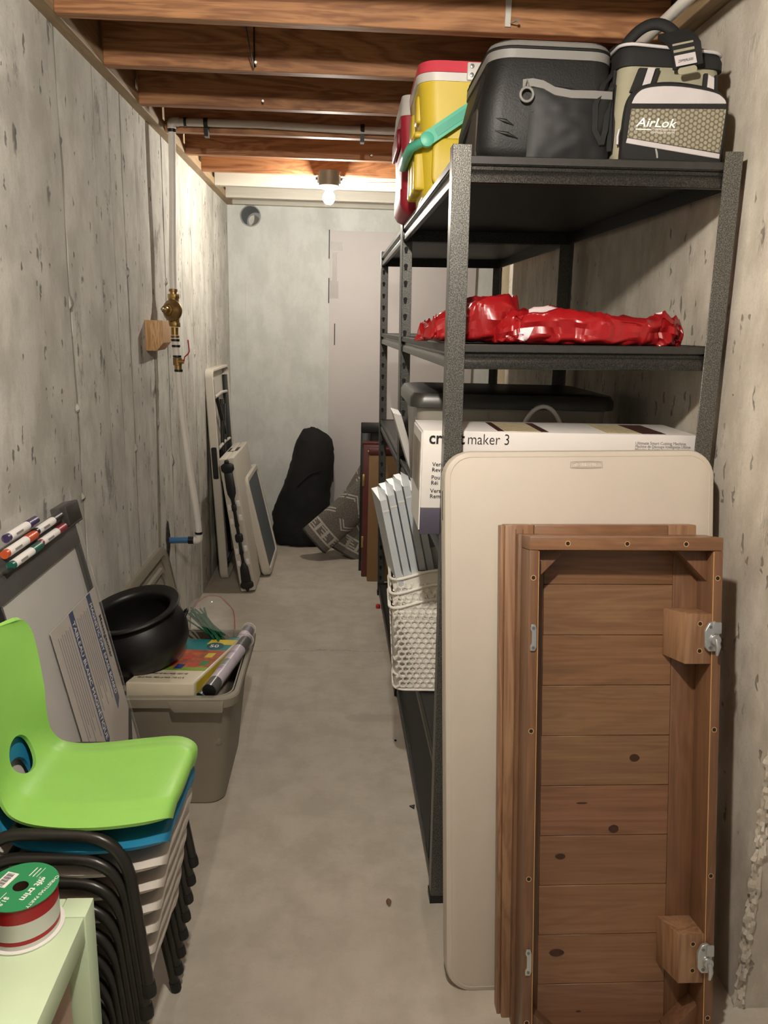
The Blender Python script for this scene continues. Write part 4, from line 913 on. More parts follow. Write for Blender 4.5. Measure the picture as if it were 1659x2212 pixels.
# corner braces, blocks, latches
for sx in (-1, 1):
    for top in (1, 0):
        zc = FH - .027 if top else .020; s = 1 if not top else -1; xi = sx * (FW / 2 - RT)
        poly = [(xi, zc), (xi - sx * .062, zc), (xi - sx * .062 + sx * .0, zc + s * .004), (xi, zc + s * .066)]
        b = B(); b.prism(poly, .0, 1, XZ(.030, FD)); b.obj('corner_brace', M_TABLEV, t, bev=.001)
def latch(z0):
    b = B(); x0, x1 = FW / 2 - RT - .072, FW / 2 - RT - .008
    b.add([(x0, FD, z0 - .05), (x0 + .018, .004, z0 - .055), (x1 + .008, .004, z0 - .055), (x1 + .008, FD, z0 - .055), (x0, FD, z0 + .05), (x0 + .018, .004, z0 + .048), (x1 + .008, .004, z0 + .048), (x1 + .008, FD, z0 + .05)],
          [(0, 1, 5, 4), (1, 2, 6, 5), (2, 3, 7, 6), (3, 0, 4, 7), (4, 5, 6, 7), (3, 2, 1, 0)])
    k = b.obj('latch_block', M_TABLEV2, t, bev=.001)
    hole(x1 - .016, z0 + .028, k, y=.0032); hole(x1 - .016, z0 - .028, k, y=.0032)
    xc = FW / 2 - .022; p = [(xc - .016, z0 - .018), (xc - .008, z0 - .027), (xc + .006, z0 - .027), (xc + .014, z0 - .012), (xc + .014, z0 + .026), (xc + .004, z0 + .036), (xc - .008, z0 + .032), (xc - .017, z0 + .016)]
    b = B(); b.prism(p, 0, 1, XZ(-.010, -.0008)); l = b.obj('latch', M_CHROME, t, bev=.003, seg=3, label='shiny metal draw latch')
    b = B(); b.box(xc + .0, xc + .016, -.014, -.0095, z0 + .010, z0 + .034); b.obj('latch_plate', M_CHROME, l, bev=.002)
    b = B(); b.cyl((xc + .003, -.020, z0 - .002), (xc + .003, -.009, z0 - .002), .0105, n=20); b.obj('latch_hub', M_CHROME, l, bev=.003)
    b = B(); b.tube([(xc + .003, -.019, z0), (xc + .004, -.024, z0 - .014), (xc + .003, -.021, z0 - .032)], [.0055, .0055, .003], 8); b.obj('latch_lever', M_CHROME, l, smooth=60)
    for dz in (.024, -.018): b = B(); b.cyl((xc - .006, -.0115, z0 + dz), (xc - .006, -.0095, z0 + dz), .0032, n=10); b.obj('screw_head', M_STEEL, l)
    xs = -FW / 2 + .0095
    b = B(); b.prism([(xs - .006, z0 - .026), (xs + .004, z0 - .026), (xs + .007, z0 - .018), (xs + .007, z0 + .018), (xs + .004, z0 + .028), (xs - .004, z0 + .028), (xs - .006, z0 + .018), (xs - .003, z0 + .012), (xs - .003, z0 - .010), (xs - .006, z0 - .016)], 0, 1, XZ(-.004, -.0006)); l = b.obj('strike_plate', M_CHROME, t, bev=.001, label='narrow metal strike plate')
    for dz in (.021, -.019): b = B(); b.cyl((xs, -.0052, z0 + dz), (xs, -.004, z0 + dz), .003, n=10); b.obj('screw_head', M_STEEL, l)
latch(FH - .205); latch(.205)

# ================================================================== GREY TOTE AND ITS CONTENTS
TG = mat('grey_green_plastic', srgb('8d8778'), .5, var=.03, bump=.1, bs=300)
RX0, RX1, RY0, RY1, RZ = -.742, -.300, 2.105, 2.635, .395
t = thing('storage_bin', 'open grey plastic storage bin full of craft things by the left wall', 'bin', (-.52, 2.37, 0))
b = B(); q = lambda z, o: [(x, y, z) for x, y in rrect(RX0 + o, RX1 - o, RY0 + o + .02 * (o > .02), RY1 - o, .05, 6)]
b.loft([q(.0, .062), q(.006, .056), q(.30, .026), q(.345, .018), q(RZ, .016), q(RZ, .020), q(.30, .032), q(.01, .062)]); b.obj('tub', TG, t, smooth=30)
b = B(); b.loft([q(RZ - .030, .010), q(RZ - .030, .000), q(RZ - .002, -.004), q(RZ + .002, .0), q(RZ + .002, .012), q(RZ - .02, .017)], cap=False); b.obj('rim', TG, t, smooth=35)
b = B(); b.prism([(RX1 - .20, RZ - .005), (RX1 - .035, RZ - .005), (RX1 - .04, RZ - .045), (RX1 - .18, RZ - .045), (RX1 - .192, RZ - .03)], 0, 1, XZ(RY0 - .004, RY0 + .018)); b.obj('hand_grip', TG, t, bev=.004)
b = B(); b.box(RX0 + .05, RX1 - .05, RY0 + .055, RY1 - .05, .20, .375); tag(b.obj('packed_craft_supplies', mat('mixed_craft_paper', srgb('8a8178'), .8, var=.3, vs=20), bev=.02, seg=3), 'packed craft supplies filling the inside of the grey bin', 'supplies')
# the bin's lid leaning on the wall
t = thing('bin_lid', 'grey plastic bin lid standing against the concrete wall behind the black cauldron', 'lid', M=Matrix.Translation((-.655, 2.93, .004)) @ Matrix.Rotation(R(-10.5), 4, 'Y'))
YZ = lambda x0, x1: Matrix(((0, 0, x1 - x0, x0), (1, 0, 0, 0), (0, 1, 0, 0), (0, 0, 0, 1)))
b = B(); oq = lambda o, x, r=.09: [(x, y, z) for y, z in rrect(-.33 + o, .31 - o, o, .55 - o, r, 8)]
b.loft([oq(0, -.012), oq(0, .010), oq(.006, .012), oq(.035, .012, .06), oq(.045, -.006, .055)], cap=False); b.add([Vector(p) for p in oq(.045, -.006, .055)], [list(range(36))]); b.obj('panel', TG, t, smooth=35)
b = B(); b.loft([oq(.075, -.005, .05), oq(.08, .006, .05), oq(.095, .006, .045), oq(.10, -.005, .045)], cap=False); b.obj('raised_step', TG, t, smooth=35)
for i in range(5):
    b = B(); b.box(-.010, .009, -.25 + .12 * i, -.246 + .12 * i, .508, .545); b.obj('stiffening_rib', TG, t)
# cauldron
CB = mat('matte_black_cauldron', srgb('191818'), .42, var=.06, vs=20)
MC = Matrix.Translation((-.596, 2.305, .418)) @ Matrix.Scale(1.07, 4) @ Matrix.Rotation(R(-11), 4, 'Y') @ Matrix.Rotation(R(9), 4, 'X')
t = thing('cauldron', 'black plastic cauldron resting on top of the grey bin', 'cauldron', M=MC)
pr = [(.0, .004), (.05, .0), (.085, .008), (.115, .032), (.133, .065), (.138, .095), (.133, .125), (.120, .150), (.114, .160), (.118, .168), (.134, .176), (.137, .181), (.133, .185), (.112, .180), (.105, .172), (.104, .160), (.118, .140), (.128, .10), (.12, .05), (.08, .015), (.0, .010)]
b = B(); b.lathe(pr, 48); b.obj('pot', CB, t, smooth=50)
for a in (8, 188):
    c_, s_ = math.cos(R(a)), math.sin(R(a)); b = B(); b.tube([Vector((.134 * c_, .134 * s_, .125)) + Vector((0, 0, .0)) + Vector((-s_, c_, 0)) * .016 * math.cos(tt) + Vector((c_ * .012, s_ * .012, .012)) * math.sin(tt) for tt in [math.pi * i / 8 for i in range(9)]], .004, 8); b.obj('side_loop', CB, t, smooth=60)
b = B(); b.box(-.03, .05, -.075, -.072, .06, .12, Matrix.Rotation(R(20), 4, 'X')); tag(b.obj('paper_slip', M_PAPER), 'white slip of paper inside the black cauldron', 'paper'); bpy.data.objects['paper_slip'].matrix_world = MC @ Matrix.Translation((0, .07, 0))
# modelling dough pack
PK = [(-.625, 2.135), (-.425, 2.128), (-.335, 2.455), (-.53, 2.47)]
t = thing('dough_pack', 'yellow and teal party pack of modelling dough lying in the grey bin', 'pack', (-.48, 2.3, .385))
ZA, ZB_ = .380, .432
PW = mat('cream_shrink_wrap', srgb('d3cbb4'), .3, var=.05, bump=.15, bs=40)
def pack_prism(P, z0, z1, m, name, bev=.006): b = B(); b.prism(P, z0, z1); return b.obj(name, m, t, bev=bev, seg=3)
def mixp(u, v): 
    a = Vector(PK[0]) * (1 - u) + Vector(PK[1]) * u; c = Vector(PK[3]) * (1 - u) + Vector(PK[2]) * u; r_ = a * (1 - v) + c * v; return (r_.x, r_.y)
pack_prism([mixp(0, 0), mixp(1, 0), mixp(1, 1), mixp(0, 1)], ZA, ZB_, PW, 'wrapped_tray')
def printed(u0, u1, v0, v1, m, name, dz=.0006): b = B(); b.prism([mixp(u0, v0), mixp(u1, v0), mixp(u1, v1), mixp(u0, v1)], ZB_ - .0005, ZB_ + dz); return b.obj(name, m, t)
YP = mat('yellow_print', srgb('d9c22e'), .3); TP = mat('teal_print', srgb('1f8086'), .3); OP = mat('orange_swirl_print', srgb('b5562a'), .35, var=.5, vs=30); GP = mat('lime_print', srgb('7ca12f'), .3, var=.2); RP = mat('red_print', srgb('c0392b'), .3)
printed(.03, .97, .32, .72, OP, 'swirl_print'); printed(.03, .97, .72, .98, TP, 'teal_band'); printed(.55, .97, .86, .98, YP, 'corner_print', .0012); printed(.30, .97, .26, .33, GP, 'lime_print', .001)
for (u, v, m) in ((.70, .38, RP), (.52, .34, mat('blue_print', srgb('2c3f86'), .3)), (.84, .42, mat('green_print', srgb('2f7d46'), .3)), (.80, .60, YP), (.5, .55, RP), (.25, .5, mat('pink_print', srgb('d05a86'), .3))):
    printed(u - .06, u + .06, v - .05, v + .05, m, 'gift_print', .0012)
c = mixp(.72, .82); b = B(); b.cyl((c[0], c[1], ZB_), (c[0], c[1], ZB_ + .0014), .028, n=24); b.obj('count_disc', mat('dark_teal_print', srgb('13525e'), .3), t)
du = (Vector(PK[1]) - Vector(PK[0])).normalized(); dv = (Vector(PK[3]) - Vector(PK[0])).normalized(); dv3 = Vector((dv.x, dv.y, 0)); du3 = Vector((du.x, du.y, 0))
text('50', .030, M_PAPERW, t, frame((c[0] - .018, c[1] - .011, ZB_ + .0018), du3, dv3), bold=.01)
for i, s in enumerate(('NET WT. - POIDS NET DE LA MASSE - CONT. NET', 'DE LA MASA - PESO LA MASA 1 KG 413 G')):
    p_ = mixp(.10, .17 - .08 * i); text(s, .012, M_INK, t, frame((p_[0], p_[1], ZB_ + .0012), du3, dv3), width=.135)
b = B(); P1, P2 = mixp(1.004, .04), mixp(1.004, .74); b.add([(P1[0], P1[1], ZA + .006), (P2[0], P2[1], ZA + .006), (P2[0], P2[1], ZB_ - .006), (P1[0], P1[1], ZB_ - .006)], [(0, 1, 2, 3)]); b.obj('yellow_side', YP, t)
P1, P2 = mixp(1.004, .74), mixp(1.004, .98); b = B(); b.add([(P1[0], P1[1], ZA + .006), (P2[0], P2[1], ZA + .006), (P2[0], P2[1], ZB_ - .006), (P1[0], P1[1], ZB_ - .006)], [(0, 1, 2, 3)]); b.obj('teal_side', TP, t)
b = B(); b.prism([mixp(.70, .985), mixp(1.02, .98), mixp(1.06, 1.10), mixp(.86, 1.10)], ZB_ - .012, ZB_ - .002); b.obj('wrap_fold', TP, t, bev=.003)
# vinyl rolls
VL = mat('lilac_white_label', srgb('cfc3d2'), .3, var=.12, vs=30)
def roll(p0, p1, r, label, core):
    p0, p1 = Vector(p0), Vector(p1); d = (p1 - p0).normalized(); L = (p1 - p0).length
    t = thing('vinyl_roll', label, 'roll', tuple((p0 + p1) / 2), group='craft vinyl rolls in the bin')
    b = B(); b.cyl(p0, p1, r * .86, n=24); b.obj('vinyl', core, t, smooth=40)
    b = B(); b.cyl(p0 + d * L * .16, p0 + d * L * .80, r * .90, n=24); lb = b.obj('paper_label', VL, t, smooth=40)
    up = Vector((0, 0, 1)); sd = d.cross(up).normalized()
    q_ = (-sd * .55 + up * .8).normalized()
    for f0, f1, m in ((.38, .50, mat('photo_print', srgb('7f8f90'), .35, var=.5, vs=60)), (.30, .36, mat('mauve_print', srgb('ad8fb5'), .35)), (.62, .67, mat('mauve_print', srgb('ad8fb5'), .35))):
        b = B(); rings = []
        for s in range(9):
            a = R(-60 + 120 * s / 8); n_ = (q_ * math.cos(a) + d.cross(q_) * math.sin(a)) * r * .915
            rings.append([p0 + d * L * f0 + n_, p0 + d * L * f1 + n_])
        b.loft(rings, cap=False, closed=False); b.obj('label_print', m, lb, smooth=60)
    b = B(); ring = lambda p, rr: [p + (q_ * math.cos(2 * math.pi * i / 24) + d.cross(q_) * math.sin(2 * math.pi * i / 24)) * rr for i in range(24)]
    b.loft([ring(p0 - d * .004, r), ring(p1 + d * .012, r)], cap=False); b.obj('clear_sleeve', M_CLEAR, t, smooth=60)
    b = B(); b.tube(ring(p1 + d * .012, r), .0012, 6, closed=True); b.obj('sleeve_rim', M_PAPERW, t, smooth=60)
    text('paper', .016, M_INK, lb, frame(p0 + d * L * .72 + q_ * r * .93 - d.cross(q_) * .0, -d.cross(q_) * -1, d) if False else frame(p0 + d * L * .55 + q_ * r * .925 + sd * .004, d, q_.cross(d)), width=.045)
roll((-.383, 2.135, .405), (-.318, 2.475, .418), .024, 'black vinyl roll in lilac label lying along the right rim of the bin', mat('black_vinyl', srgb('141516'), .25))
roll((-.412, 2.140, .378), (-.345, 2.42, .382), .020, 'dark green vinyl roll half hidden under the dough pack', mat('dark_green_vinyl', srgb('0f2e26'), .25))
roll((-.352, 2.36, .405), (-.322, 2.585, .412), .024, 'grey vinyl roll at the far corner of the bin', mat('grey_vinyl', srgb('6d6870'), .3))
# bag of green sticks
GS = mat('green_chenille', srgb('125c3f'), .8, var=.2, vs=80)
t = thing('craft_stick_bag', 'clear zip bag of green craft sticks at the back of the bin', 'bag', (-.44, 2.56, .39))
rr_ = random.Random(4)
for i in range(26):
    x = -.50 + .11 * rr_.random(); y = 2.47 + .12 * rr_.random(); a = rr_.uniform(-.4, .5)
    b = B(); b.cyl((-.415 + .03 * rr_.random(), 2.43 + .07 * rr_.random(), .405 + .03 * rr_.random()), (-.515 + .05 * rr_.random(), 2.50 + .08 * rr_.random(), .475 + .035 * rr_.random()), .0028, n=6); b.obj('green_stick', GS, t, smooth=60)
b = B()
def bagf(u, v):
    th = math.pi * u; x = -.455 + .105 * math.cos(th) * (1 - .25 * v); h = math.sin(th) ** .6
    return (x + .006 * nz((u * 5, v * 5, 1), 1.3), 2.42 + .22 * v + .008 * nz((u * 4, v * 4, 3), 1.5), .385 + h * (.10 + .06 * math.sin(math.pi * v * .8)) + .010 * nz((u * 7, v * 6, 7), 1.2))
b.grid(bagf, 24, 18); b.obj('clear_bag', M_CLEAR, t, smooth=50)
b = B(); b.tube([bagf(i / 16, 1.0) for i in range(17)], .002, 6); b.obj('zip_seal', mat('coral_zip', srgb('b06a5c'), .4), t, smooth=60)

# ================================================================== WHITEBOARD
WBY1, WBY0 = 2.050, 1.53
MW = Matrix.Translation((-.522, WBY1, .004)) @ Matrix.Rotation(R(-11.7), 4, 'Y') @ Matrix.Rotation(R(90), 4, 'Z')
# local: x toward the far end (0 = far edge, negative toward viewer), z up the board, -y is out of the face
t = thing('whiteboard', 'packaged white dry erase board with marker tray leaning on the left wall', 'whiteboard', M=MW)
HW, WW = .945, WBY1 - WBY0
WBF = mat('dry_erase_white', srgb('c9c8c3'), .22, var=.03); WFR = mat('black_board_frame', srgb('272624'), .35, var=.08)
b = B(); b.box(-WW, 0, .0, .012, 0, HW); b.obj('board', WBF, t)
for x0, x1, z0, z1 in ((-WW, 0, HW - .055, HW), (-WW, 0, 0, .05), (-.030, 0, .05, HW - .055), (-WW, -WW + .03, .05, HW - .055)):
    b = B(); b.box(x0, x1, -.008, .014, z0, z1); b.obj('frame_strip', WFR, t, bev=.003)
b = B(); b.box(-WW + .05, -.0, -.030, .012, HW + .006, HW + .012); b.box(-WW + .05, 0, .008, .014, HW, HW + .045); b.obj('marker_tray', WFR, t, bev=.002)
b = B(); b.box(-.095, -.004, -.032, .010, HW + .012, HW + .062); b.obj('eraser', mat('dark_eraser', srgb('3a3733'), .4), t, bev=.003, label='black felt eraser in the tray')
MARK = [('black_marker', srgb('1b1a1c'), -.275, .046, 0, 'black'), ('red_marker', srgb('8f2733'), -.265, .012, 1, 'red'), ('green_marker', srgb('1d5f52'), -.43, .010, 0, 'green'), ('orange_marker', srgb('c8552a'), -.44, .042, 0, 'orange'), ('purple_marker', srgb('3c2f57'), -.41, .072, 1, 'purple')]
for nm, col, x, dz, k, cn in MARK:
    r_ = thing('marker_pen', cn + ' dry erase marker with white barrel on the board tray', 'marker', M=MW @ Matrix.Translation((x, -.024 + .002 * k, HW + .006 + dz * .9)), group='dry erase markers')
    L = .150; b = B(); b.cyl((0, 0, 0), (L * .66, 0, 0), .0098, n=16); b.obj('barrel', M_PAPERW, r_, smooth=40)
    mm = mat(nm + '_cap', col, .35)
    b = B(); b.cyl((L * .662, 0, 0), (L, 0, 0), .0106, .010, n=16); b.obj('cap', mm, r_, smooth=40)
    b = B(); b.cyl((-.014, 0, 0), (-.0004, 0, 0), .0092, n=16); b.obj('end_plug', mm, r_, smooth=40)
    b = B(); b.box(.020, .055, -.0104, -.0096, -.0022, .0022); b.obj('barrel_print', M_GREYINK, r_)
# printed sleeve on the lower right of the board
SL = lambda pts, y0, y1, m, nm: (lambda b: b.prism(pts, 0, 1, XZ(y0, y1)) and b.obj(nm, m, t))(B())
SL([(-.002, .763), (-.328, .763), (-.328, .03), (-.002, .03)], -.0105, -.0090, mat('sleeve_card', srgb('c3bdb6'), .35, var=.04), 'printed_sleeve')
NB = mat('navy_band', srgb('1f3a6b'), .35)
SL([(-.047, .762), (-.075, .762), (-.075, .435), (-.047, .455)], -.0112, -.0105, NB, 'navy_band')
SL([(-.180, .762), (-.208, .762), (-.208, .385), (-.180, .405)], -.0112, -.0105, NB, 'navy_band')
TF = lambda x, z: frame((x, -.0116, z), (0, 0, -1), (1, 0, 0))
text('MAGNETIC DRY ERASE BOARD', .023, M_PAPERW, t, TF(-.0695, .738), width=.262)
text('TABLEAU BLANC MAGN\u00c9TIQUE', .023, M_PAPERW, t, TF(-.2025, .738), width=.325)
text('Messageotter', .023, M_INK, t, TF(-.030, .690), bold=.012, width=.125)
for g, (xa, za, ln) in enumerate(((-.088, .735, .26), (-.222, .735, .30))):
    for i in range(7):
        b = B(); b.box(xa - i * .0125 - .0034, xa - i * .0125, -.0110, -.0105, za - ln + .03 * ((i * 2) % 3), za - .004 * (i % 2)); b.obj('small_print_line', M_GREYINK, t)
SL([(-.002, .40), (-.06, .34), (-.14, .26), (-.14, .235), (-.05, .305), (-.002, .37)], -.0112, -.0105, WFR, 'sleeve_artwork')
b = B(); b.grid(lambda u, v: (-WW * u * .999 + .004 * nz((u * 6, v * 7, 1), 1.3), -.0155 - .004 * nz((u * 9, v * 14, 2), 1.2) ** 2 * 4, .02 + (HW + .085) * v), 16, 30); b.obj('shrink_wrap', M_FILM, t, smooth=50)
b = B(); b.tube([(-.001, -.016, .02), (.001, -.016, .3), (.000, -.016, .6), (.001, -.016, HW), (-.004, -.016, HW + .09)], .0014, 6); b.obj('wrap_edge', M_FILM, t, smooth=60)

# ================================================================== STACKED CHAIRS
def chair_shell():
    # profile (x, z, half width) from the front lip to the top of the back
    K = [(.176, .298, .085), (.178, .312, .104), (.170, .322, .124), (.135, .325, .142), (.07, .318, .145), (.0, .312, .138), (-.06, .314, .128), (-.095, .328, .118), (-.118, .356, .110), (-.130, .40, .108), (-.140, .45, .116), (-.149, .50, .124), (-.156, .545, .124), (-.161, .572, .114), (-.164, .586, .098), (-.166, .592, .080)]
    def samp(s):
        f = s * (len(K) - 1); i = min(int(f), len(K) - 2); u = f - i
        P = [K[max(0, i - 1)], K[i], K[i + 1], K[min(len(K) - 1, i + 2)]]
        return [.5 * ((2 * P[1][k]) + (-P[0][k] + P[2][k]) * u + (2 * P[0][k] - 5 * P[1][k] + 4 * P[2][k] - P[3][k]) * u * u + (-P[0][k] + 3 * P[1][k] - 3 * P[2][k] + P[3][k]) * u ** 3) for k in range(3)]
    b = B()
    def fn(u, v):
        x, z, w = samp(v); s = u * 2 - 1
        s = math.copysign(abs(s) ** .9, s); back = max(0, min(1, (v - .45) / .2))
        edge = abs(s) ** 4
        return (x + back * .022 * s * s, s * w, z + (1 - back) * (.010 * s * s - .016 * edge * (1 if abs(s) > .7 else 0)))
    b.grid(fn, 26, 64)
    me = b.mesh('seat_shell', smooth=60)
    o = bpy.data.objects.new('tmp_shell', me); COL.objects.link(o)
    sm = o.modifiers.new('s', 'SOLIDIFY'); sm.thickness = .007; sm.offset = 0
    cb = B(); M = frame((-.112, 0, .362), (0, 1, 0), (-.50, 0, .86))
    cb.prism([(.040 * math.cos(2 * math.pi * i / 36), .034 * math.sin(2 * math.pi * i / 36)) for i in range(36)], -.06, .06, M)
    c = cb.obj('tmp_cut', None); bm_ = o.modifiers.new('b', 'BOOLEAN'); bm_.object = c; bm_.operation = 'DIFFERENCE'; bm_.solver = 'EXACT'
    dg = bpy.context.evaluated_depsgraph_get(); dg.update()
    out = bpy.data.meshes.new_from_object(o.evaluated_get(dg)); bpy.data.objects.remove(o); bpy.data.objects.remove(c)
    out.polygons.foreach_set('use_smooth', [True] * len(out.polygons)); out.set_sharp_from_angle(angle=R(50)); out.materials.clear(); out.materials.append(None)
    return out
SHELL = chair_shell()
def leg_frame(sy):
    P = [(.150, sy * .168, .004), (.126, sy * .153, .19)] + arc((.122, sy * .150, .220), (.108, sy * .146, .297), (.04, sy * .142, .297), 8) + [(-.04, sy * .140, .296)] + arc((-.06, sy * .140, .296), (-.115, sy * .142, .294), (-.135, sy * .147, .235), 8) + [(-.15, sy * .152, .19), (-.205, sy * .168, .004)]
    b = B(); b.tube(P, .0105, 12); return b
LEG = {s: leg_frame(s).mesh('leg_frame', smooth=60) for s in (-1, 1)}
capb = B(); capb.loft([[(r * math.cos(2 * math.pi * i / 12), r * math.sin(2 * math.pi * i / 12), z) for i in range(12)] for r, z in ((.006, -.006), (.0115, -.002), (.0125, .006), (.0118, .022))]); CAP = capb.mesh('foot_cap', smooth=50)
cbr = B(); cbr.tube([(.06, -.140, .292), (.06, .140, .292)], .008, 8); cbr2 = B(); cbr2.tube([(-.08, -.139, .290), (-.08, .139, .290)], .008, 8); CB1, CB2 = cbr.mesh('cross_bar', smooth=60), cbr2.mesh('cross_bar', smooth=60)
CG = mat('lime_green_plastic', srgb('93cc60'), .42, var=.03, bump=.1, bs=250)
CBL = mat('blue_plastic', srgb('2079a0'), .42, var=.03, bump=.1, bs=250)
CW = mat('white_chair_plastic', srgb('c9c3b9'), .42, var=.02, bump=.08, bs=250)
for me in (LEG[-1], LEG[1], CAP, CB1, CB2): me.materials.append(None)
CLAB = ['white plastic child chair with dark legs, lowest of the stack standing on the floor', 'white plastic child chair, second from the floor in the stack', 'white plastic child chair, third from the floor in the stack', 'white plastic child chair, fourth from the floor in the stack', 'white plastic child chair, fifth from the floor in the stack', 'white plastic child chair directly below the blue one', 'blue plastic child chair directly below the green one', 'lime green plastic child chair on top of the stack']
DZC = .0457
for k in range(8):
    m = CG if k == 7 else CBL if k == 6 else CW
    M0 = Matrix.Translation((-.512 + .0068 * k, 1.315, DZC * k)) @ Matrix.Rotation(R(-2.0), 4, 'Z')
    t = thing('child_chair', CLAB[k], 'chair', M=M0, group='stacked child chairs')
    def inst(name, me, m, M=None):
        o = link(name, me, m, t)
        if M is not None: o.matrix_local = M
        return o
    inst('seat_shell', SHELL, m)
    for s in (-1, 1):
        lf = inst('leg_frame', LEG[s], M_TUBE)
        for x, in ((.150,), (-.205,)):
            c = link('foot_cap', CAP, M_BLACKR, lf); c.matrix_local = Matrix.Translation((x, s * .168, .006)) @ Matrix.Rotation(math.copysign(.16, -x), 4, 'Y') @ Matrix.Rotation(s * .12, 4, 'X')
    inst('cross_bar', CB1, M_TUBE); inst('cross_bar', CB2, M_TUBE)

# ================================================================== MINT TABLE AND THE SPOOLS
MINT = mat('mint_green_lacquer', srgb('d8edc8'), .38, var=.02)
TX1, TY1, TZ, LG = -.4005, 1.130, .53, .043
TX0, TY0 = -.74, .62
t = thing('side_table', 'pale mint green square side table in the near corner', 'table', ((TX0 + TX1) / 2, (TY0 + TY1) / 2, 0))
for (x, y) in ((TX1 - LG, TY1 - LG), (TX0, TY1 - LG), (TX1 - LG, TY0), (TX0, TY0)):
    b = B(); b.box(x, x + LG, y, y + LG, 0, TZ); b.obj('leg', MINT, t, bev=.0012)
b = B(); b.box(TX0 + .002, TX1 - .002, TY0 + LG + .0012, TY1 - LG - .0012, TZ - .048, TZ - .0006); b.obj('table_top', MINT, t, bev=.0012)
for y in (TY0 + .003, TY1 - LG + .003): b = B(); b.box(TX0 + LG + .001, TX1 - LG - .001, y, y + LG - .004, TZ - .048, TZ - .0004); b.obj('end_rail', MINT, t, bev=.0012)
cx_, cy_, r_ = -.488, 1.068, .054
KS = .9206
t = thing('ribbon_spool', 'red and white ribbon spool with green Christmas Party gift trim label', 'spool', (cx_, cy_, TZ))
MT = Matrix.Translation((cx_, cy_, TZ)) @ Matrix.Scale(KS, 4)
b = B(); b.lathe([(.0, 0 + .0005), (.0645, 0 + .0005), (.0645, 0 + .0025), (.0, 0 + .0025)], 48, MT); b.obj('lower_flange', M_PAPERW, t, smooth=30)
RD = mat('red_ribbon', srgb('a3121f'), .45, var=.05); RWH = mat('white_ribbon', srgb('d2d4cc'), .5, var=.02)
for z0, z1, m, nm in ((.003, .010, RWH, 'white_ribbon_band'), (.010, .018, RD, 'red_ribbon_band'), (.018, .050, RWH, 'white_ribbon_band'), (.050, .078, RD, 'red_ribbon_band')):
    b = B(); b.lathe([(.016, 0 + z0), (.0575, 0 + z0), (.0575, 0 + z1), (.016, 0 + z1)], 48, MT); b.obj(nm, m, t, smooth=30)
GRN = mat('green_card_label', srgb('2f8f5b'), .45, var=.02)
b = B(); b.lathe([(.0125, 0 + .078), (.0600, 0 + .078), (.0600, 0 + .0795), (.0125, 0 + .0795)], 48, MT); b.obj('label_disc', GRN, t, smooth=30)
b = B(); b.lathe([(.0125, 0 + .0790), (.0125, 0 + .002), (.0, 0 + .002)], 24, MT); b.obj('core_hole', mat('dark_core', srgb('3a2114'), .8), t)
zl = TZ + .0797 * KS
# text reads downwards to the lower left
dx_ = Vector((-.30, -.95, 0)).normalized(); dy_ = Vector((.95, -.30, 0)).normalized()
tf = lambda u, v: frame((cx_ + (dx_.x * u + dy_.x * v) * KS, cy_ + (dx_.y * u + dy_.y * v) * KS, zl), dx_, dy_) @ Matrix.Scale(KS, 4)
text('gift trim', .0165, M_PAPERW, t, tf(-.030, .019), bold=.02, width=.058)
text('CHRISTMAS PARTY', .0085, M_PAPERW, t, tf(-.040, .0405), width=.080, bold=.004)
for u, v in ((-.047, .003), (-.047, -.004)): b = B(); b.box(u, u + .022, v, v + .0018, 0, .0003, tf(0, 0)); b.obj('small_print', M_PAPERW, t)
text('$1.9', .012, M_PAPERW, t, tf(.028, -.006), bold=.02)
b = B(); b.box(-.024, .012, -.044, -.022, 0, .0004, tf(0, 0)); bc = b.obj('barcode_label', M_PAPERW, t)
for i in range(14): b = B(); b.box(-.021 + i * .0023, -.021 + i * .0023 + (.0013 if i % 3 else .0007), -.041, -.028, .0004, .0007, tf(0, 0)); b.obj('barcode_bar', M_INK, bc)
b = B(); b.box(.020, .040, -.0115, -.0105, 0, .0003, tf(0, 0)); b.box(-.050, -.026, .010, .0108, 0, .0003, tf(0, 0)); b.obj('rule_line', M_PAPERW, t)
t = thing('burlap_roll', 'tan burlap ribbon roll standing beside the green spool', 'roll', (-.531, .966, TZ))
BUR = mat('burlap', srgb('8c8467'), .9, var=.3, vs=120, bump=.5, bs=300)
b = B(); b.lathe([(.018, 0), (.042, .0), (.045, .01), (.045, .085), (.042, .095), (.018, .095)], 32, Matrix.Translation((-.531, .966, TZ + .0005))); b.obj('rolled_cloth', BUR, t, smooth=40)
b = B(); b.lathe([(.018, .001), (.018, .0955), (.015, .0955), (.015, .001)], 24, Matrix.Translation((-.531, .966, TZ + .0005))); b.obj('card_core', M_KRAFT, t)
t = thing('storage_carton', 'tan pink carton on the floor under the mint table', 'box', (-.58, .98, 0))
b = B(); b.box(-.70, -.428, .70, 1.078, 0, .425); b.obj('carton', M_PINKBOX, t, bev=.004); b = B(); b.box(-.70, -.427, .885, .895, .4252, .426); b.obj('tape_seam', M_KRAFT, t)

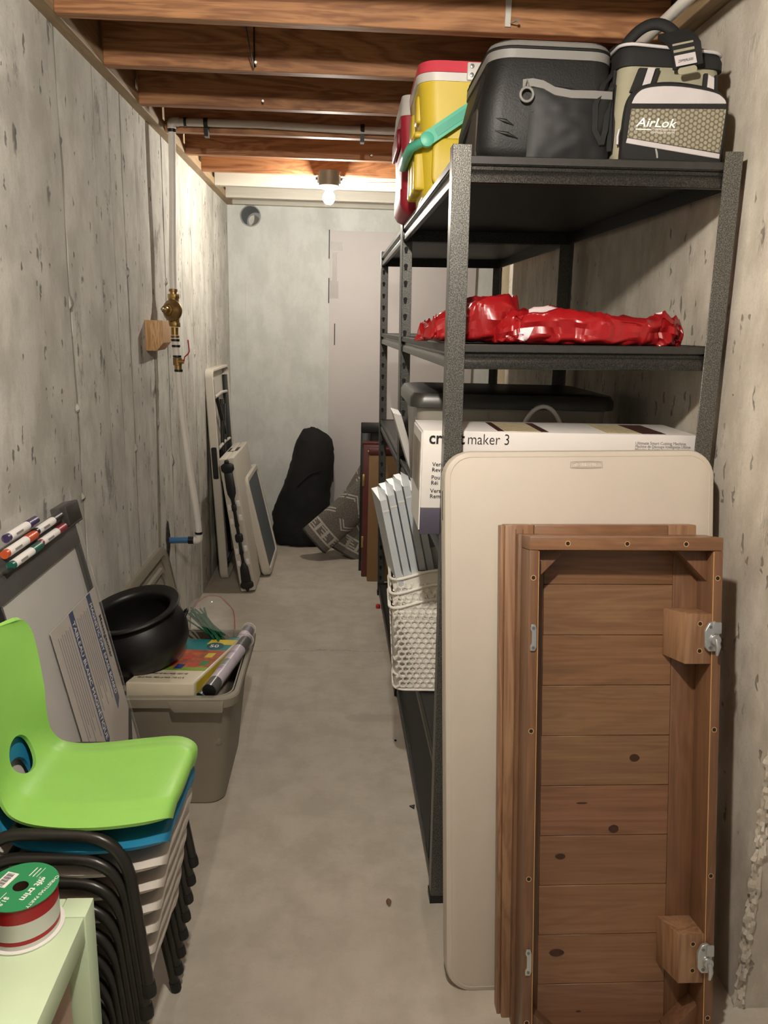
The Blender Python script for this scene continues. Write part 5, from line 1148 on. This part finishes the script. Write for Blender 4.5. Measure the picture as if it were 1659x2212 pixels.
# ================================================================== FAR END: FOLDED TABLES
# 1 tall table on edge along the left wall, underside showing
def tilt(x, y, z, a, yaw=0.): return Matrix.Translation((x, y, z)) @ Matrix.Rotation(yaw, 4, 'Z') @ Matrix.Rotation(-a, 4, 'Y')
t = thing('folding_table', 'tall white folding table on edge against the wall, black leg frames showing', 'table', M=tilt(-.655, 4.375, .0, .052))
b = B(); w, h, th = .60, 1.21, .048
o4 = lambda i, x, r=.05: [(x, y, z) for y, z in rrect(i, w - i, i, h - i, r, 6)]
b.loft([o4(.006, -th, .045), o4(0, -th + .006), o4(0, -.004), o4(.004, 0), o4(.014, 0, .04), o4(.018, -.034, .04)], cap=False); b.add([Vector(p) for p in o4(.018, -.034, .04)], [list(range(28))]); b.add([Vector(p) for p in o4(.006, -th, .045)], [list(range(28))[::-1]]); b.obj('table_top', M_WHITEPL, t, smooth=35)
for y in (.030, .53): b = B(); b.box(-.033, -.006, y, y + .036, .06, 1.15); b.obj('side_rail', M_BLACK, t, bev=.002)
for z in (.08, .56, .76, 1.05): b = B(); b.tube([(-.012, .09, z), (-.008, .30, z + .012), (-.012, .52, z)], .009, 10); b.obj('cross_bar', M_PVC if z in (.76, 1.05) else M_BLACK, t, smooth=60)
for y0, y1, z0, z1 in ((.14, .36, 1.04, .80), (.42, .30, .98, .70), (.15, .20, .75, .12), (.44, .40, .75, .12), (.30, .18, 1.02, .62)): b = B(); b.tube([(-.010, y0, z0), (-.010, y1, z1)], .011, 10); b.obj('folded_leg', M_BLACK, t, smooth=60)
b = B(); b.box(.001, .006, .20, .40, .55, .585); b.obj('leg_clip', WHP, t, bev=.002)
b = B(); b.prism(rrect(-.040, -.010, .60, .78, .008, 3), 0, 1, Matrix(((1, 0, 0, 0), (0, 0, .004, -.003), (0, 1, 0, 0), (0, 0, 0, 1)))); b.obj('handle_slot', M_BLACK, t)
# 2 suitcase-folded table, hinge side toward the viewer
t = thing('folding_table', 'white suitcase-folded table with a black hinge strip facing the viewer', 'table', M=tilt(-.556, 4.165, .002, .142))
h, w, th = .752, .60, .0405
for s in (0, 1):
    b = B(); x0 = s * (th + .0015); b.box(x0, x0 + th, 0, w, 0, h); b.obj('table_half', M_WHITEPL, t, bev=.006, seg=3)
XC = th + .0007
def hp(prof, name='hinge_link'):   # prof: (half width, z) silhouette on the near edge
    P = [(XC + a, z) for a, z in prof] + [(XC - a, z) for a, z in prof[::-1]]
    b = B(); b.prism(P, 0, 1, XZ(-.018, -.001)); return b.obj(name, M_BLACK, t, bev=.002)
hp([(.008, .745), (.012, .735), (.012, .727)], 'hinge_tip'); hp([(.020, .726), (.034, .716), (.034, .690), (.020, .676)], 'hinge_knuckle')
hp([(.022, .675), (.024, .59), (.022, .56), (.010, .53), (.008, .50)], 'hinge_arm'); hp([(.012, .499), (.013, .47), (.008, .46), (.009, .40), (.012, .38), (.008, .37), (.008, .335)], 'hinge_link')
hp([(.016, .334), (.021, .325), (.021, .300), (.016, .288)], 'hinge_knuckle'); hp([(.008, .287), (.009, .24), (.012, .225), (.008, .215), (.008, .17)], 'hinge_link')
hp([(.009, .169), (.022, .14), (.026, .08), (.026, .058)], 'hinge_arm'); hp([(.030, .057), (.036, .046), (.036, .030), (.022, .020)], 'hinge_knuckle'); hp([(.012, .019), (.006, .004)], 'hinge_tip')
for sx, z in ((-1, .47), (1, .485), (-1, .39), (1, .405), (-1, .22), (1, .23), (-1, .15), (1, .155)):
    b = B(); xx = XC + sx * .024; b.box(xx - .009, xx + .009, -.006, -.0005, z, z + .032); b.obj('edge_clip', M_PAPERW, t, bev=.002)
b = B(); b.box(XC - .030, XC + .028, .25, .38, h - .004, h + .0012); b.obj('handle_recess', M_BLACK, t); b = B(); b.box(XC - .012, XC + .012, .24, .39, h + .001, h + .007); b.obj('carry_handle', M_WHITEPL, t, bev=.003)
# 3 small table, blue-grey underside
t = thing('folding_table', 'small white table leaning at the right, blue-grey underside showing', 'table', M=tilt(-.462, 4.425, .001, .222))
h, w, th = .60, .52, .05
o4 = lambda i, x, r=.045: [(x, y, z) for y, z in rrect(i, w - i, i, h - i, r, 6)]
b = B(); b.loft([o4(.008, 0, .04), o4(0, .008), o4(0, th - .008), o4(.008, th, .04), o4(.03, th, .03), o4(.036, th - .010, .03)], cap=False); b.add([Vector(p) for p in o4(.008, 0, .04)], [list(range(28))[::-1]]); b.obj('rim', M_WHITEPL, t, smooth=40)
b = B(); b.add([Vector(p) for p in o4(.034, th - .008, .03)], [list(range(28))]); b.add([Vector(p) for p in o4(.034, th - .012, .03)], [list(range(28))[::-1]]); b.obj('underside_panel', M_BLUEGREY, t)
b = B(); b.cyl((.030, .36, h - .002), (.030, .36, h + .001), .008, n=12); b.obj('plug_hole', M_INK, t)

# ================================================================== BLACK BAG, RUG, PANELS
BCL = mat('black_cloth', srgb('141414'), .85, var=.25, vs=14, bump=.35, bs=60)
t = thing('equipment_bag', 'slumped black cloth bag standing against the white end wall', 'bag', (-.26, 5.2, 0))
b = B(); rings = []
prof_ = [(.0, -.262, .165, .10), (.02, -.262, .190, .125), (.10, -.275, .200, .13), (.22, -.268, .192, .125), (.34, -.250, .172, .12), (.46, -.226, .150, .115), (.56, -.206, .135, .105), (.65, -.195, .122, .095), (.715, -.190, .105, .08), (.755, -.196, .080, .06), (.785, -.215, .045, .035), (.79, -.222, .012, .012)]
N = 56
fine = []
for k in range(len(prof_) - 1):
    for s in range(5): u = s / 5; fine.append([prof_[k][i] * (1 - u) + prof_[k + 1][i] * u for i in range(4)])
fine.append(list(prof_[-1]))
for z, xc, rx, ry in fine:
    ring = []
    for i in range(N):
        a = 2 * math.pi * i / N; p = (math.cos(a), math.sin(a), z * 4)
        d = 1 + .16 * nz(p, 1.3, 3) + .10 * abs(nz(p, 3.2, 8))
        ring.append((xc + rx * math.cos(a) * d, 5.2 + ry * math.sin(a) * d, max(0.001, z + .012 * nz((p[0] * 2, p[1] * 2, z * 9), 1.6))))
    rings.append(ring)
b.loft(rings); b.obj('cloth_body', BCL, t, smooth=60)
b = B(); b.loft([[(-.112 + r * math.cos(2 * math.pi * i / 16) * (1 + .2 * nz((i, z * 20, 1), .7)), 5.19 + r * math.sin(2 * math.pi * i / 16), z) for i in range(16)] for r, z in ((.030, .58), (.036, .66), (.028, .715), (.006, .735))]); b.obj('gathered_flap', BCL, t, smooth=60)
b = B(); b.tube([(-.30, 5.07, .42), (-.22, 5.075, .50), (-.14, 5.09, .53)], .004, 6); b.obj('seam', BCL, t, smooth=60)
# rug
def rugmat():
    m, nt, b = newmat('grey_patterned_rug'); tc = nn(nt, 'ShaderNodeTexCoord').outputs['UV']
    sp = nn(nt, 'ShaderNodeSeparateXYZ'); nt.links.new(tc, sp.inputs[0]); U, V = sp.outputs[0], sp.outputs[1]   # metres along and across
    nzz = noisen(nt, tc, 130, 3)
    base = mixc(nt, ramp(nt, nzz, [(.35, 0.), (.7, 1.)]), srgb('57534e'), srgb('79736b'))
    lite = srgb('b3ada2')
    def band(x, c0, hw): return mth(nt, 'LESS_THAN', mth(nt, 'ABSOLUTE', mth(nt, 'SUBTRACT', x, c0)), hw)
    edge1 = band(U, .045, .006); edge2 = band(U, .115, .006)
    inb = band(U, .08, .028)
    kk = mth(nt, 'FRACT', mth(nt, 'MULTIPLY', V, 15.)); key1 = mth(nt, 'LESS_THAN', kk, .28)
    k2 = mth(nt, 'FRACT', mth(nt, 'MULTIPLY', mth(nt, 'ADD', V, mth(nt, 'MULTIPLY', U, .9)), 9.)); key2 = mth(nt, 'MULTIPLY', mth(nt, 'LESS_THAN', k2, .5), band(mth(nt, 'FRACT', mth(nt, 'MULTIPLY', U, 55.)), .5, .22))
    key = mth(nt, 'MULTIPLY', inb, mth(nt, 'MAXIMUM', key1, key2))
    tri = mth(nt, 'ABSOLUTE', mth(nt, 'SUBTRACT', mth(nt, 'FRACT', mth(nt, 'MULTIPLY', V, 5.5)), .5))
    zz = mth(nt, 'SUBTRACT', U, mth(nt, 'MULTIPLY', tri, .13))
    zig = None
    for c0 in (.175, .198, .30, .323, .44, .463, .58):
        bd = band(zz, c0, .0052); zig = bd if zig is None else mth(nt, 'MAXIMUM', zig, bd)
    stp = mth(nt, 'GREATER_THAN', noisen(nt, tc, 9, 1), .46)
    f = mth(nt, 'MAXIMUM', mth(nt, 'MAXIMUM', edge1, edge2), mth(nt, 'MAXIMUM', key, mth(nt, 'MULTIPLY', zig, stp)))
    f = mth(nt, 'MULTIPLY', f, ramp(nt, nzz, [(.25, .35), (.5, 1.)]))
    nt.links.new(mixc(nt, f, base, lite), b.inputs['Base Color']); b.inputs['Roughness'].default_value = .95
    bumpn(nt, b, nzz, .6, .002); return m
RUG = rugmat()
def rugpart(M, L, halfw, th, name, par, layers=3):
    """flattened roll: stadium section in (y, z), length along x; UV in metres"""
    off = ORG[par.name]; n = 40; sec = []
    for i in range(n):
        a = 2 * math.pi * i / n; c, s = math.cos(a), math.sin(a)
        sec.append((math.copysign(abs(c) ** .75, c) * halfw, math.copysign(abs(s) ** .8, s) * th))
    nu = 30; vs = []; fs = []; uv = []
    for k in range(nu + 1):
        x = L * k / nu
        for (y, z) in sec: vs.append(M @ Vector((x + .006 * nz((y * 9, z * 9, 1), 1), y, z + .008 * nz((x * 4, y * 5, 2), 1.2))) - off)
    per = [0]
    for i in range(n): a_, b_ = sec[i], sec[(i + 1) % n]; per.append(per[-1] + math.hypot(a_[0] - b_[0], a_[1] - b_[1]))
    for k in range(nu):
        for i in range(n):
            j = (i + 1) % n; fs.append((k * n + i, k * n + j, (k + 1) * n + j, (k + 1) * n + i)); uv.append([(L * k / nu, per[i]), (L * k / nu, per[i + 1]), (L * (k + 1) / nu, per[i + 1]), (L * (k + 1) / nu, per[i])])
    me = bpy.data.meshes.new(name); me.from_pydata(vs, [], fs); lay = me.uv_layers.new(name='UVMap')
    for p, q_ in zip(me.polygons, uv):
        for li, c in zip(p.loop_indices, q_): lay.data[li].uv = c
    me.polygons.foreach_set('use_smooth', [True] * len(me.polygons))
    o = link(name, me, RUG, par)
    for l in range(layers):      # rolled layers visible at the open end
        f = 1 - l * .26; b = B(); b.tube([M @ Vector((-.002 - .001 * l, y * (1 - l * .1) * .96, z * f * .9)) for y, z in sec], .008, 6, closed=True); b.obj('rolled_edge', mat('dark_rug_backing', srgb('3c3834'), .95, var=.2, vs=90, bump=.5, bs=200), o, smooth=60)
    b = B(); b.add([M @ Vector((.004, y * .95, z * .92)) for y, z in sec], [list(range(n))]); b.obj('end_layer', MATS['dark_rug_backing'], o)
    return o
t = thing('area_rug', 'grey patterned area rug folded and propped by the leaning frames', 'rug', (.0, 4.8, 0))
d = Vector((.745, .10, .667)).normalized(); yv = Vector((.667, -.02, -.745)); Mx = frame((-.172, 4.80, .128), d, yv)
rugpart(Mx, .85, .105, .055, 'upper_fold', t)
d = Vector((.50, .02, .87)).normalized(); yv = Vector((.87, -.05, -.50)); Mx = frame((-.005, 4.87, .05), d, yv)
rugpart(Mx, .75, .175, .055, 'lower_fold', t)
# leaning frames
def leaner(name, label, cat, x, y, ang, w, h, d, m, extra=None, yaw=0.):
    return thing(name, label, cat, M=lean(x, y, .002, ang, yaw))
t = leaner('picture_frame', 'large black picture frame leaning behind the red wooden frame', 'frame', .105, 4.575, .02, .6, .9, .025, None)
for x0, x1, z0, z1 in ((0, .60, .845, .905), (0, .60, 0, .06), (0, .06, .06, .845), (.54, .60, .06, .845)):
    b = B(); b.box(x0, x1, 0, .028, z0, z1); b.obj('moulding', M_BLACK, t, bev=.004)
b = B(); b.box(.058, .542, .010, .016, .058, .847); b.obj('backing', M_BLACKR, t); b = B(); b.box(.30, .38, -.004, .0, .86, .878); b.obj('hanger', M_BLACK, t)
RWD = mat('dark_red_wood', srgb('5c2220'), .4, var=.15, vs=10, coat=.2)
t = leaner('folding_screen', 'dark red wooden panel with brass hinges leaning by the shelving', 'screen', .118, 4.46, .015, .5, .8, .05, None)
for k in range(2):
    b = B(); b.box(.0 + .004 * k, .52, .030 * k, .030 * k + .028, 0, .795 - .0 * k); b.obj('leaf_panel', RWD, t, bev=.004)
    b = B(); b.box(-.006 + .004 * k, .53, .030 * k - .002, .030 * k + .029, .795, .808); b.obj('top_moulding', RWD, t, bev=.003)
for z in (.18, .55): b = B(); b.box(-.003, .012, -.003, -.0003, z, z + .07); b.obj('hinge', M_BRASS, t, bev=.001)
t = leaner('flat_carton', 'flat brown cardboard carton with red wrapped top leaning by the shelving', 'carton', .150, 4.375, .012, .5, .75, .04, None)
b = B(); b.box(0, .50, 0, .052, 0, .745); b.obj('carton', M_KRAFT, t, bev=.003); b = B(); b.box(-.004, .50, -.002, .056, .746, .785); b.obj('wrapped_top', RWD, t, bev=.006); b = B(); b.cyl((-.008, .01, .765), (-.003, .01, .765), .008, n=12); b.obj('metal_knob', M_BRASSD, t)
# white board fixed over the far wall
t = thing('foam_board', 'tall white board panel taped over the end wall', 'board', (.25, YF, 0))
b = B(); b.box(-.102, .86, YF - .028, YF - .004, .0, 2.052); b.obj('panel', mat('white_foam_board', srgb('c9c4c2'), .6, var=.015), t, bev=.002)
TAPE = clear('glossy_tape', srgb('cfcac6'), .35, .45)
for x0, x1, z0, z1 in ((-.098, -.02, 1.93, 1.985), (-.10, -.045, 1.63, 1.74), (-.085, -.055, 1.74, 1.92)): b = B(); b.box(x0, x1, YF - .0292, YF - .0284, z0, z1); b.obj('tape', TAPE, t)
for x, z0, z1 in ((-.066, 1.33, 1.47), (-.066, .40, .53)): b = B(); b.box(x - .003, x + .003, YF - .0288, YF - .0279, z0, z1); b.obj('slot', M_INK, t)
for z0, z1 in ((1.88, 2.06), (1.60, 1.76)): b = B(); b.box(-.110, -.104, YF - .004, YF - .0005, z0, z1); b.obj('painted_gap_shade', M_INK, t)  # black strips paint the shade in the gap along the panel's left edge
b = B(); b.box(.365, .42, YF - .0295, YF - .028, 1.997, 2.004); b.obj('hook', M_INK, t)
t = thing('leaning_board', 'cream board standing in the recess beyond the shelving', 'board', (1.12, 5.2, 0))
for i, (x0, x1, m) in enumerate(((.98, 1.06, mat('cream_board', srgb('cdbfa3'), .6)), (1.065, 1.12, mat('tan_board', srgb('9b8a6e'), .7)))):
    b = B(); b.box(x0, x1, 5.12, 5.15, 0, 2.0); b.obj('plank', m, t, bev=.002)

# ================================================================== SMALL FLOOR THINGS
b = B(); b.grid(lambda u, v: (.135 + (u - .5) * .014 * math.sin(math.pi * (v * .9 + .05)), 1.742 + (v - .5) * .030, .0015 + .003 * abs(u - .5) * 2 * math.sin(math.pi * v)), 4, 8)
tag(b.obj('dried_leaf', mat('brown_leaf', srgb('6e5440'), .8, var=.2), smooth=60), 'tiny dried brown leaf on the floor in the aisle', 'leaf')
b = B(); b.prism([(.222, 2.16), (.236, 2.145), (.240, 2.165)], .0, .005); tag(b.obj('plastic_chip', M_BLACK, bev=.001), 'tiny black plastic chip on the floor beside the shelving', 'chip')
b = B(); b.lathe([(0, 0), (.012, 0), (.012, .016), (.008, .020), (0, .020)], 16, Matrix.Translation((.198, 3.93, .001))); tag(b.obj('red_cap', M_RED, smooth=40), 'small red cap on the floor by the far shelving unit', 'cap')
b = B(); b.loft([[(.204 + r * math.cos(i), 2.56 + r * math.sin(i), z) for i in (0, 1, 2, 3, 4, 5, 6)] for r, z in ((.004, 0), (.005, .003), (.002, .005))]); tag(b.obj('pebble', M_BLACKR), 'tiny dark pebble on the floor beside the shelving', 'pebble')
